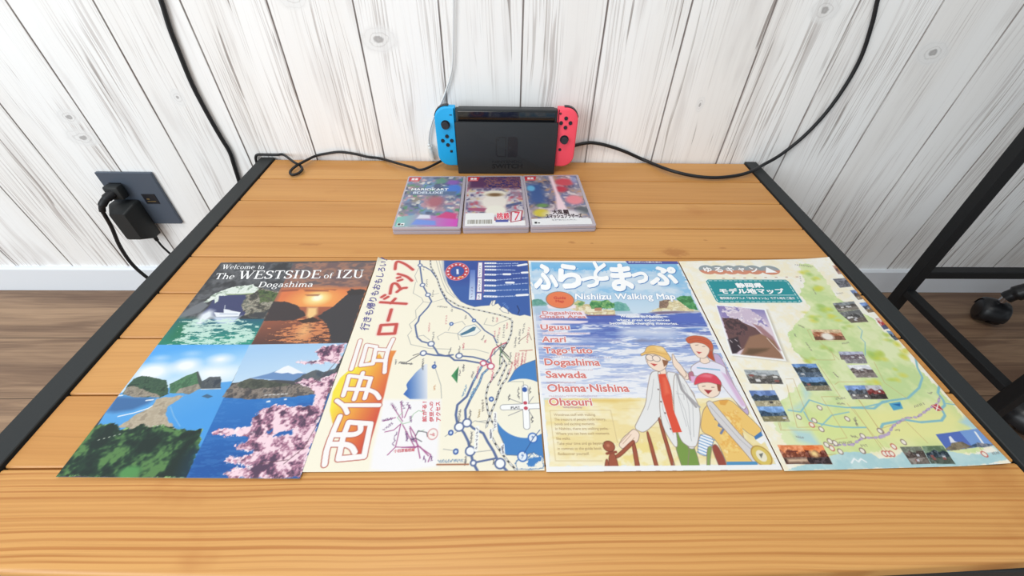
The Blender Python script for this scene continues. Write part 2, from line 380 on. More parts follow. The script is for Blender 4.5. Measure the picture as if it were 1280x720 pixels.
# ---------------------------------------------------------------- wall socket, adapter, cords
dark_plate = mat('slate metal plate', (84, 94, 108), 0.42, 0.25, 0.0, 0.5)
cordm = mat('black cord rubber', (24, 25, 28), 0.5, 0.0, 0.0, 0.4)
OX0, OX1, OZ0, OZ1 = -0.8205, -0.7115, FL - 0.150, FL - 0.0305
sock = thing('wall_socket', 'slate grey double wall socket plate on the whitewashed boards', 'wall socket', (-0.766, WY - 0.001, FL - 0.15))
bm = B(); prism(bm, rrect(OX0, OX1, OZ0, OZ1, 0.002, 3), lambda a, b, d: Vector((a, d, b)), WY - 0.0062, WY - 0.0004, 0.0008, 1)
obj('cover_plate', bm, dark_plate, sock)
for pts_ in ([(-0.7573,0.689,0.2676),(-0.7292,0.689,0.2678),(-0.7307,0.689,0.2452),(-0.7562,0.689,0.245)],):
    xs = [p[0] for p in pts_]; zs = [p[2] for p in pts_]
    x0, x1, z0, z1 = (xs[0] + xs[3]) / 2, (xs[1] + xs[2]) / 2, min(zs), max(zs)
    bm = B(); box(bm, x0, x1, WY - 0.0072, WY - 0.0063, z0, z1, 0.0003, 1); ins = obj('jack_insert', bm, mat('black insert', (22, 25, 32), 0.35), sock)
    bm = B(); box(bm, x0 + 0.006, x0 + 0.012, WY - 0.0076, WY - 0.0073, z0 + 0.010, z0 + 0.013); box(bm, x0 + 0.005, x1 - 0.005, WY - 0.0076, WY - 0.0073, z0 + 0.005, z0 + 0.007); obj('contacts', bm, mat('dull brass', (150, 130, 90), 0.4, 0.8), ins)
for zc in (FL - 0.066, FL - 0.112):
    bm = B(); box(bm, -0.806, -0.782, WY - 0.0072, WY - 0.0063, zc - 0.014, zc + 0.014, 0.0003, 1); obj('power_outlet', bm, MATS['black insert'], sock)

adp = thing('power_adapter', 'boxy black power adapter plugged into the wall socket', 'power adapter', (-0.79, 0.66, FL - 0.15))
bm = B()
AX0, AX1, AZ0, AZ1 = -0.818, -0.768, FL - 0.174, FL - 0.090
f0 = WY - 0.0074; f1 = f0 - 0.018; f2 = f0 - 0.040
sec = [(f0, 0.0), (f1, 0.0), (f2, 0.008), (f2, 1.0)]
r0 = rrect(AX0, AX1, AZ0, AZ1, 0.004, 3); r1 = rrect(AX0 + 0.010, AX1 - 0.010, AZ0 + 0.012, AZ1 - 0.010, 0.004, 3)
rings = [[bm.verts.new((a, yy, b)) for a, b in rr] for yy, rr in ((f0, r0), (f1, r0), (f2, r1))]
bm.faces.new(rings[0]); bm.faces.new(rings[2][::-1])
for q, w in zip(rings, rings[1:]):
    for i in range(len(q)): bm.faces.new((q[i], w[i], w[(i + 1) % len(q)], q[(i + 1) % len(q)]))
obj('adapter_body', bm, mat('matte black plastic', (27, 30, 31), 0.55), adp, 30)
bm = B(); cyl(bm, (-0.777, WY - 0.018, AZ0 - 0.012), (-0.777, WY - 0.018, AZ0 + 0.001), 0.0035, 0.0045, 12); obj('strain_relief', bm, cordm, adp, 40)
bm = B(); tube(bm, [(-0.777, WY - 0.018, AZ0 - 0.012), (-0.776, WY - 0.016, AZ0 - 0.035), (-0.764, WY - 0.014, AZ0 - 0.075), (-0.745, WY - 0.014, AZ0 - 0.108), (-0.72, WY - 0.014, AZ0 - 0.145), (-0.66, WY - 0.02, 0.02)], 0.0022, 8)
obj('cord', bm, cordm, adp, 60, 'thin black cord')

plug = thing('power_plug', 'black angled power plug with thick cord in the upper wall socket', 'power plug', (-0.79, 0.66, FL - 0.075))
bm = B(); box(bm, -0.808, -0.778, WY - 0.026, WY - 0.0074, FL - 0.081, FL - 0.052, 0.004, 2); obj('plug_body', bm, mat('matte black plastic', (27, 30, 31)), plug, 40)
bm = B(); tube(bm, [(-0.793, WY - 0.020, FL - 0.066), (-0.800, WY - 0.036, FL - 0.070), (-0.808, WY - 0.046, FL - 0.080), (-0.814, WY - 0.048, FL - 0.092)], [0.0085] * 9 + [0.007] * 8 + [0.0055] * 8, 10); obj('strain_relief', bm, cordm, plug, 50)
PC = [(-0.812,0.655,0.2402),(-0.8297,0.655,0.2069),(-0.8428,0.655,0.1591),(-0.8467,0.655,0.1099),(-0.8364,0.655,0.0693),(-0.8172,0.655,0.0315)]
bm = B(); tube(bm, [(-0.814, WY - 0.048, FL - 0.090), (-0.818, WY - 0.046, FL - 0.105)] + PC[1:] + [(-0.60, WY - 0.04, 0.012)], 0.0036, 10)
obj('cord', bm, cordm, plug, 60, 'thick black cord')

def cord(name, label, paths, r, m, cat='cable'):
    bm = B()
    paths = [[(x, y, max(z, FL + r + 0.0012 + (0.0052 if x < -0.43 or x > 0.42 else 0.0)) if -0.489 < x < 0.486 and z > FL - 0.02 else z) for x, y, z in p] for p in paths]
    for p in paths: tube(bm, p, r, 10)
    o = obj(name, bm, m, None, 180); tagd(o, label, cat); lo = min(o.data.vertices, key=lambda v: v.co.z).co.copy(); rebase(o, lo); return o
W_ = [(-0.5343,0.69,0.6286),(-0.5354,0.69,0.5995),(-0.5419,0.69,0.5628),(-0.5453,0.69,0.528),(-0.5486,0.69,0.4803),(-0.5467,0.69,0.4335),(-0.5427,0.69,0.39),(-0.5388,0.69,0.359),(-0.5425,0.69,0.3295),(-0.5486,0.69,0.2895),(-0.5616,0.69,0.2313)]
cord('hanging_cable', 'thick black cord hanging down the boards behind the table left corner', [W_ + [(-0.57, 0.690, 0.20), (-0.59, 0.688, 0.08), (-0.60, 0.66, 0.005)]], 0.0036, cordm)
RC = [(0.5394,0.69,0.6727),(0.5577,0.69,0.6153),(0.5684,0.69,0.5837),(0.5791,0.69,0.5356),(0.5778,0.69,0.4876),(0.5675,0.69,0.4406),(0.5484,0.69,0.3985)]
TC = [(0.4443,0.638,0.3538)]
T2 = [(0.4151,0.63,0.3504),(0.3744,0.6217,0.3504),(0.336,0.6271,0.3504)]
T3 = [(0.2951,0.6431,0.353)]
T4 = [(0.2577,0.6905,0.3503),(0.2147,0.6905,0.3679),(0.1771,0.6905,0.3795),(0.1473,0.6905,0.384),(0.1235,0.6905,0.3798),(0.1028,0.6905,0.3732)]
cord('display_cable', 'black cable running from the console over the right corner and up the boards', [RC + [(0.5147,0.68,0.3678)] + [(0.481,0.664,0.3564)] + TC + T2 + T3 + T4], 0.0031, cordm)
L1 = [(-0.137,0.6905,0.3475),(-0.1491,0.6905,0.3432)]
L2 = [(-0.1651,0.6449,0.3502),(-0.1885,0.6523,0.3502)]
L3 = [(-0.2105,0.6551,0.355)]
L4 = [(-0.257,0.6905,0.3463),(-0.279,0.6905,0.3512),(-0.3025,0.6905,0.3571),(-0.3301,0.6905,0.3608),(-0.3556,0.6905,0.3576),(-0.378,0.6905,0.3527)]
L5 = [(-0.3904,0.6668,0.3535),(-0.3998,0.6465,0.3535)]
L6 = [(-0.4066,0.6365,0.3496),(-0.4036,0.6252,0.3496),(-0.397,0.6204,0.3496),(-0.3894,0.6265,0.3496)]
L7 = [(-0.3864,0.638,0.351),(-0.3959,0.6536,0.351)]
L8 = [(-0.4033,0.6523,0.3575)]
L9 = [(-0.439,0.6908,0.347),(-0.451,0.6908,0.3508),(-0.4621,0.6908,0.3517),(-0.4747,0.6908,0.3475)]
cord('console_power_cable', 'thin black cable looped on the table back left corner beside the blue grip', [[(-0.09, 0.6905, FL + 0.02), (-0.115, 0.6905, FL + 0.012)] + L2[:1] + L2[1:] + L3 + L4 + L5 + L6 + L7 + L8 + L9 + [(-0.4885, 0.690, FL + 0.0075), (-0.4945, 0.690, FL + 0.002), (-0.4975, 0.690, FL - 0.012), (-0.51, 0.690, FL - 0.06), (-0.52, 0.688, FL - 0.16), (-0.52, 0.685, 0.02)]], 0.0024, cordm)
wp = [(-0.0898,0.6895,0.6448),(-0.0941,0.6895,0.6059),(-0.0989,0.6895,0.5524),(-0.1042,0.6895,0.5111),(-0.1148,0.6895,0.4819),(-0.1253,0.6895,0.4592),(-0.1388,0.6895,0.4384),(-0.148,0.6895,0.4197),(-0.1558,0.6895,0.3973),(-0.1589,0.6895,0.3773)]
wc = thing('white_cable', 'thin white cable with plug coming down behind the blue grip', 'cable', (wp[-1][0], 0.688, FL + 0.004))
bm = B(); tube(bm, wp, 0.0016, 8); obj('cord', bm, mat('white cable', (226, 228, 228), 0.45), wc, 60)
pe = [(-0.1585,0.6875,0.3782),(-0.1566,0.6875,0.3688),(-0.1543,0.6875,0.3494)]
bm = B(); tube(bm, [pe[0], pe[1], pe[2]], [0.003] * 5 + [0.0045] * 4 + [0.0052] * 8, 10); obj('plug', bm, mat('white plug', (222, 224, 222), 0.4), wc, 50)

# ---------------------------------------------------------------- console in its dock
DX0, DX1 = -0.1010, 0.0765; DF = 0.638
dock = thing('console_dock', 'black console dock standing at the back of the table', 'dock', ((DX0 + DX1) / 2, 0.665, FL))
dockm = mat('dock black', (42, 45, 48), 0.5, 0.0, 0.0, 0.4)
XZ = lambda a, b, d: Vector((a, d, b))
TOPF = FL + 0.0955
bm = B(); prism(bm, rrect(DX0, DX1, FL + 0.0005, TOPF, (0.003, 0.003, 0.002, 0.002), 4), XZ, DF, DF + 0.006, 0.001, 2); obj('front_panel', bm, dockm, dock, 30)
bm = B(); prism(bm, rrect(DX0 + 0.002, DX1 - 0.002, FL + 0.0005, FL + 0.104, (0.003, 0.003, 0.002, 0.002), 4), XZ, DF + 0.0235, DF + 0.0540, 0.0015, 2); obj('rear_housing', bm, dockm, dock, 30)
bm = B(); box(bm, DX0 + 0.002, DX1 - 0.002, DF + 0.0062, DF + 0.0233, FL + 0.0005, FL + 0.0115, 0.0005, 1); obj('cradle', bm, dockm, dock)
logo = mat('logo grey', (27, 29, 32), 0.35, 0.0, 0.3)
def face(zoom_pts): return [(p[0], p[2]) for p in zoom_pts]
def oval_ring(bm, outer, inner, y0, y1):
    n = len(outer); A = [[bm.verts.new(XZ(a, b, y)) for a, b in q] for q in (outer, inner) for y in (y0, y1)]
    for i in range(n):
        j = (i + 1) % n
        bm.faces.new((A[0][i], A[0][j], A[2][j], A[2][i])); bm.faces.new((A[0][i], A[1][i], A[1][j], A[0][j])); bm.faces.new((A[2][i], A[2][j], A[3][j], A[3][i]))
LG = [(-0.0312,0.638,0.416),(-0.0132,0.638,0.4162),(-0.0101,0.638,0.4162),(0.0077,0.638,0.4164),(0.0086,0.638,0.3794),(-0.0316,0.638,0.379)]
lx0, lx1, lx2, lx3, lz1, lz0 = LG[0][0], LG[1][0], LG[2][0], LG[3][0], LG[0][2], LG[5][2]
bm = B(); rr_ = 0.0055
oval_ring(bm, rrect(lx0, lx1, lz0, lz1, (0.0005, rr_, rr_, 0.0005), 5), rrect(lx0 + 0.0015, lx1 - 0.0015, lz0 + 0.0015, lz1 - 0.0015, (0.0003, rr_ - 0.0012, rr_ - 0.0012, 0.0003), 5), DF - 0.0003, DF - 0.00005)
prism(bm, [(lx0 + 0.0048 + 0.0019 * math.cos(t), lz1 - 0.0055 + 0.0019 * math.sin(t)) for t in [k * math.pi / 8 for k in range(16)]], XZ, DF - 0.0003, DF - 0.00005)
hole = [(lx2 + 0.0045 + 0.0019 * math.cos(t), (lz0 + lz1) / 2 - 0.001 + 0.0019 * math.sin(t)) for t in [k * math.pi / 8 for k in range(16)]]
prism(bm, rrect(lx2, lx3, lz0, lz1, (rr_, 0.0005, 0.0005, rr_), 5), XZ, DF - 0.0003, DF - 0.00005)
obj('logo', bm, logo, dock, label='dark two-half emblem on the front panel')
bm = B(); prism(bm, hole, XZ, DF - 0.0004, DF - 0.00032); obj('logo_dot', bm, dockm, dock)

con = thing('game_console', 'handheld game console with blue left and red right grips in the dock', 'game console', (-0.0125, 0.657, FL + 0.0117))
TF, TB = DF + 0.0078, DF + 0.0212
bm = B(); box(bm, -0.0995, 0.0745, TF, TB, FL + 0.0117, FL + 0.1140, 0.0012, 2); tab = obj('tablet_body', bm, mat('tablet black', (34, 38, 40), 0.45), con, 30)
bm = B(); box(bm, -0.0955, 0.0705, TF - 0.0004, TF - 0.00005, FL + 0.0155, FL + 0.1110, 0.0002, 1); obj('screen', bm, mat('screen glass', (8, 9, 14), 0.08, 0.0, 0.5, 0.6), tab, label='glossy dark screen')
def joycon(side, m, lab):
    xi = -0.0997 if side < 0 else 0.0747; xo = xi + side * 0.0362; z0, z1 = FL + 0.0128, FL + 0.1178; rb = 0.021
    x0, x1 = min(xi, xo), max(xi, xo)
    rs = (0.001, rb, rb, 0.001) if side < 0 else (rb, 0.001, 0.001, rb)
    bm = B(); prism(bm, rrect(x0, x1, z0, z1, rs, 10), XZ, TF - 0.0012, TB + 0.0008, 0.0028, 3)
    j = obj('grip', bm, m, con, 35, lab)
    fy = TF - 0.0012; bk = mat('button black', (32, 36, 44), 0.45)
    st, bts, sq = ([(-0.1176,0.645,0.4336)], [(-0.117,0.645,0.4131),(-0.125,0.645,0.4053),(-0.1092,0.645,0.4054),(-0.1167,0.645,0.3976)], [(-0.1113,0.645,0.3858)]) if side < 0 else ([(0.09,0.645,0.4095)], [(0.0895,0.645,0.4467),(0.0815,0.645,0.4387),(0.0977,0.645,0.4388),(0.0899,0.645,0.4309)], [(0.0839,0.645,0.3909)])
    sx, _, sz = st[0]
    bm = B(); cyl(bm, (sx, fy - 0.0003, sz), (sx, fy + 0.0004, sz), 0.0078, None, 28); obj('stick_ring', bm, bk, j)
    bm = B(); cyl(bm, (sx, fy - 0.0055, sz), (sx, fy - 0.0004, sz), 0.0035, 0.005, 20); cyl(bm, (sx, fy - 0.0072, sz), (sx, fy - 0.0052, sz), 0.0058, 0.0066, 28); obj('thumb_stick', bm, mat('stick rubber', (44, 45, 52) if side < 0 else (58, 44, 46), 0.7), j, 40)
    for bx, _, bz in bts:
        bm = B(); cyl(bm, (bx, fy - 0.0014, bz), (bx, fy + 0.0003, bz), 0.0031, 0.0034, 20); bo = obj('button', bm, bk, j, 40)
    bx, _, bz = sq[0]; bm = B()
    if side < 0: box(bm, bx - 0.0022, bx + 0.0022, fy - 0.0008, fy + 0.0003, bz - 0.0022, bz + 0.0022, 0.0003, 1)
    else: cyl(bm, (bx, fy - 0.0008, bz), (bx, fy + 0.0003, bz), 0.0027, None, 20)
    obj('function_button', bm, bk, j)
    mx, _, mz = ([(-0.1074,0.645,0.4503)] if side < 0 else [(0.0793,0.645,0.4547)])[0]
    bm = B(); box(bm, mx - 0.0022, mx + 0.0022, fy - 0.0006, fy + 0.0003, mz - 0.0006, mz + 0.0006)
    if side > 0: box(bm, mx - 0.0006, mx + 0.0006, fy - 0.0006, fy + 0.0003, mz - 0.0022, mz + 0.0022)
    obj('minus_button' if side < 0 else 'plus_button', bm, bk, j)
    # shoulder trigger hugging the outer top corner
    cx, cz = xo - side * rb, z1 - rb; out = []
    angs = [math.radians(q) for q in range(12, 101, 8)]
    for t in angs: out.append((cx + side * (rb + 0.0014) * math.cos(t), cz + (rb + 0.0014) * math.sin(t)))
    for t in angs[::-1]: out.append((cx + side * (rb + 0.0001) * math.cos(t), cz + (rb + 0.0001) * math.sin(t)))
    bm = B(); prism(bm, out, XZ, TF + 0.0045, TB - 0.0005); obj('shoulder_button', bm, bk, j)
    return j
joycon(-1, mat('sky blue plastic', (20, 170, 232), 0.45), 'sky blue controller grip')
joycon(1, mat('neon red plastic', (255, 84, 104), 0.45), 'coral red controller grip')

# ---------------------------------------------------------------- printed art: a small painter on a grid
class Art:
    def __init__(s, w, h, res, base):
        s.w, s.h = w, h; s.nx, s.ny = int(round(w / res)) + 1, int(round(h / res)) + 1
        s.u = np.linspace(0, w, s.nx); s.v = np.linspace(0, h, s.ny); s.res = res
        s.U, s.V = np.meshgrid(s.u, s.v); s.A = np.empty((s.ny, s.nx, 3)); s.A[:] = base
    def win(s, P, pad):
        P = np.asarray(P, float)
        i0 = max(0, int((P[:, 0].min() - pad) / s.w * (s.nx - 1))); i1 = min(s.nx, int((P[:, 0].max() + pad) / s.w * (s.nx - 1)) + 2)
        j0 = max(0, int((P[:, 1].min() - pad) / s.h * (s.ny - 1))); j1 = min(s.ny, int((P[:, 1].max() + pad) / s.h * (s.ny - 1)) + 2)
        return (slice(j0, max(j0, j1)), slice(i0, max(i0, i1)))
    def put(s, w, m, col):
        if m.size == 0: return
        m = np.clip(m, 0, 1)[..., None]; c = col(s.U[w], s.V[w]) if callable(col) else np.asarray(col, float)
        s.A[w] = s.A[w] * (1 - m) + c * m
    def sd(s, w, P, closed=True):
        U, V = s.U[w], s.V[w]; d = np.full(U.shape, 1e9); ins = np.zeros(U.shape, bool); n = len(P)
        for i in range(n if closed else n - 1):
            (ax, ay), (bx, by) = P[i], P[(i + 1) % n]
            ex, ey = bx - ax, by - ay; L = ex * ex + ey * ey + 1e-12
            t = np.clip(((U - ax) * ex + (V - ay) * ey) / L, 0, 1)
            d = np.minimum(d, (U - ax - t * ex) ** 2 + (V - ay - t * ey) ** 2)
            if closed and ay != by:
                c = ((ay > V) != (by > V)) & (U < ex * (V - ay) / (ey if ey else 1e-12) + ax); ins ^= c
        d = np.sqrt(d); return np.where(ins, d, -d) if closed else d
    def poly(s, P, col, soft=0.0, op=1.0, edge=None, ew=0.35, rag=0.0, rs=3.0, seed=1):
        w = s.win(P, soft + ew + 1 + rag); D = s.sd(w, P); f = max(s.res * 0.9, soft)
        if rag: D = D + (s.fbm(rs, seed)[w] - 0.5) * 2 * rag
        s.put(w, (D / f + 0.5) * op, col)
        if edge is not None: s.put(w, (ew - np.abs(D)) / s.res + 0.5, edge)
    def line(s, P, width, col, op=1.0, closed=False):
        if closed: P = list(P) + [P[0]]
        w = s.win(P, width + 1); s.put(w, ((width / 2 - s.sd(w, P, False)) / s.res + 0.5) * op, col)
    def dash(s, P, width, col, on=3.0, off=3.0):
        acc = 0.0
        for (ax, ay), (bx, by) in zip(P, P[1:]):
            L = math.hypot(bx - ax, by - ay); t = -acc % (on + off) if acc else 0.0
            t = -(acc % (on + off))
            while t < L:
                a, b = max(t, 0), min(t + on, L)
                if b > a: s.line([(ax + (bx - ax) * a / L, ay + (by - ay) * a / L), (ax + (bx - ax) * b / L, ay + (by - ay) * b / L)], width, col)
                t += on + off
            acc += L
    def ell(s, c, rx, ry, col, soft=0.0, op=1.0, edge=None, ew=0.4):
        w = s.win([(c[0] - rx, c[1] - ry), (c[0] + rx, c[1] + ry)], soft + 2)
        D = (1 - np.hypot((s.U[w] - c[0]) / rx, (s.V[w] - c[1]) / ry)) * min(rx, ry)
        s.put(w, (D / max(soft, s.res * 0.9) + (0.5 if soft == 0 else 0.0)) * op, col)
        if edge is not None: s.put(w, (ew - np.abs(D)) / s.res + 0.5, edge)
    def fbm(s, scale, seed, ax=1.0, ay=1.0, octs=4):
        key = (scale, seed, ax, ay, octs)
        if not hasattr(s, 'cache'): s.cache = {}
        if key in s.cache: return s.cache[key]
        rng = np.random.default_rng(seed); out = np.zeros(s.U.shape); amp, tot = 1.0, 0.0
        for o in range(octs):
            gx, gy = s.U / (scale * ax) * 2 ** o, s.V / (scale * ay) * 2 ** o
            G = rng.random((int(gy.max()) + 3, int(gx.max()) + 3)); ix, iy = gx.astype(int), gy.astype(int); fx, fy = gx - ix, gy - iy
            fx = fx * fx * (3 - 2 * fx); fy = fy * fy * (3 - 2 * fy)
            out += amp * ((G[iy, ix] * (1 - fx) + G[iy, ix + 1] * fx) * (1 - fy) + (G[iy + 1, ix] * (1 - fx) + G[iy + 1, ix + 1] * fx) * fy); tot += amp; amp *= 0.72
        out /= tot; out = np.clip((out - out.mean()) / (out.std() + 1e-9) * 0.17 + 0.5, 0, 1); s.cache[key] = out; return out
    def speck(s, P, cols, scale, seed, thr=(0.45, 0.55), rag=2.0, op=1.0, ax=1.0, ay=1.0):
        """mottled fill of a polygon: cols blend through fine noise"""
        w = s.win(P, rag + 1); D = s.sd(w, P) + (s.fbm(5.0, seed + 50)[w] - 0.5) * 2 * rag
        n = s.fbm(scale, seed, ax, ay)[w]; t = np.clip((n - thr[0]) / (thr[1] - thr[0]), 0, 1) * (len(cols) - 1)
        k = np.minimum(t.astype(int), len(cols) - 2); f = (t - k)[..., None]; CC = np.asarray(cols, float)
        s.put(w, (D / s.res + 0.5) * op, lambda U, V: CC[k] * (1 - f) + CC[k + 1] * f)
    def grad(s, P, a, b, p0, p1, soft=0.0):
        d = np.subtract(p1, p0); L = d @ d; a = np.asarray(a, float); b = np.asarray(b, float)
        def c(U, V):
            t = np.clip(((U - p0[0]) * d[0] + (V - p0[1]) * d[1]) / L, 0, 1)[..., None]; return a * (1 - t) + b * t
        s.poly(P, c, soft)
    def scrawl(s, P, n, size, col, seed, op=0.8):
        """tiny unreadable map captions along a line"""
        rng = random.Random(seed); (ax, ay), (bx, by) = P
        for k in range(n):
            t = (k + 0.5) / n; x, y = ax + (bx - ax) * t, ay + (by - ay) * t
            for _ in range(2):
                q = rng.uniform(-size, size) / 2; r = rng.uniform(-size, size) / 2
                s.line([(x - size * 0.3, y + q), (x + size * 0.3, y + r)] if rng.random() < 0.5 else [(x + q * 0.6, y - size * 0.4), (x + r * 0.6, y + size * 0.4)], 0.45, col, op)
printm = NG('printed paper'); printm.set(printm.b.inputs['Base Color'], printm.attr('ink').outputs['Color'])
printm.b.inputs['Roughness'].default_value = 0.38; printm.b.inputs['Specular IOR Level'].default_value = 0.4; printm = printm.m
paperm = mat('white paper', (240, 238, 230), 0.6)
def sheet(name, art, fn, parent, thick, m=None, label=None):
    """art printed on a sheet of paper; fn(u, v, height) gives the point in the room"""
    nx, ny = art.nx, art.ny; co = fn(art.U, art.V, np.zeros_like(art.U)).reshape(-1, 3)
    idx = np.arange(nx * ny).reshape(ny, nx)
    quads = np.stack([idx[:-1, :-1], idx[:-1, 1:], idx[1:, 1:], idx[1:, :-1]], -1).reshape(-1, 4)
    loop = np.concatenate([idx[0, :-1], idx[:-1, -1], idx[-1, :0:-1], idx[:0:-1, 0]]); nl = len(loop); n0 = nx * ny
    low = fn(art.U.ravel()[loop], art.V.ravel()[loop], np.full(nl, -thick)); nxt = np.roll(np.arange(nl), -1)
    skirt = np.stack([loop, n0 + np.arange(nl), n0 + nxt, loop[nxt]], -1)
    allco = np.concatenate([co, low]); F = np.concatenate([quads, skirt]); me = bpy.data.meshes.new(name)
    me.vertices.add(len(allco)); me.vertices.foreach_set('co', allco.ravel())
    me.loops.add(F.size); me.loops.foreach_set('vertex_index', F.ravel().astype(np.int32))
    me.polygons.add(len(F)); me.polygons.foreach_set('loop_start', np.arange(0, F.size, 4, dtype=np.int32))
    ink = np.ones((len(allco), 4)); ink[:n0, :3] = s2l(np.clip(art.A, 0, 255)).reshape(-1, 3) * 0.82; ink[n0:, :3] = s2l((226, 222, 210))
    at = me.attributes.new('ink', 'FLOAT_COLOR', 'POINT'); at.data.foreach_set('color', ink.ravel())
    me.update(); me.validate()
    return link(name, me, m or printm, parent, label)
fc = bpy.data.curves.new('lettering', 'FONT'); fo = bpy.data.objects.new('lettering', fc); C.objects.link(fo)
def glyphs(body, bold=0.0, spacing=1.0):
    fc.body = body; fc.offset = bold; fc.space_character = spacing; fc.resolution_u = 3
    dg = bpy.context.evaluated_depsgraph_get(); e = fo.evaluated_get(dg); me = e.to_mesh()
    V = [(v.co.x, v.co.y) for v in me.vertices]; F = [tuple(p.vertices) for p in me.polygons]; e.to_mesh_clear(); return V, F
def text(body, tri, m, parent, fn, h=0.0002, bold=0.0, grow=0.0, name='lettering', spacing=1.0, label=None):
    """tri = start of the baseline, end of the baseline, top of the first letter, on the page; bold / grow thicken the strokes"""
    V, F = glyphs(body, 0.0, spacing); b = bold + grow
    xs = [p for p, q in V]; x0, x1 = min(xs), max(xs); top = max(q for p, q in V); bot = min(q for p, q in V)
    cjk = any(ord(c) > 0x2000 for c in body); b0 = bot if cjk else 0.0
    P0, P1, P2 = [np.array(p, float) for p in tri]; VA = np.array(V); n = len(V)
    offs = [(0.0, 0.0)] + ([(b * math.cos(k * math.pi / 4), b * math.sin(k * math.pi / 4)) for k in range(8)] if b > 0 else [])
    co, FF = [], []
    for k, (ox, oy) in enumerate(offs):
        X = (VA[:, 0] + ox - x0) / (x1 - x0); Y = (VA[:, 1] + oy - b0) / (top - b0)
        uv = P0 + X[:, None] * (P1 - P0) + Y[:, None] * (P2 - P0)
        co += fn(uv[:, 0], uv[:, 1], np.full(n, h + k * 2e-6)).tolist(); FF += [tuple(i + k * n for i in f) for f in F]
    me = bpy.data.meshes.new(name); me.from_pydata(co, [], FF)
    return link(name, me, m, parent, label)
def ink(name, rgb): return mat('ink ' + name, rgb, 0.4, 0.0, 0.0, 0.4)
white_ink = ink('white', (240, 240, 240))

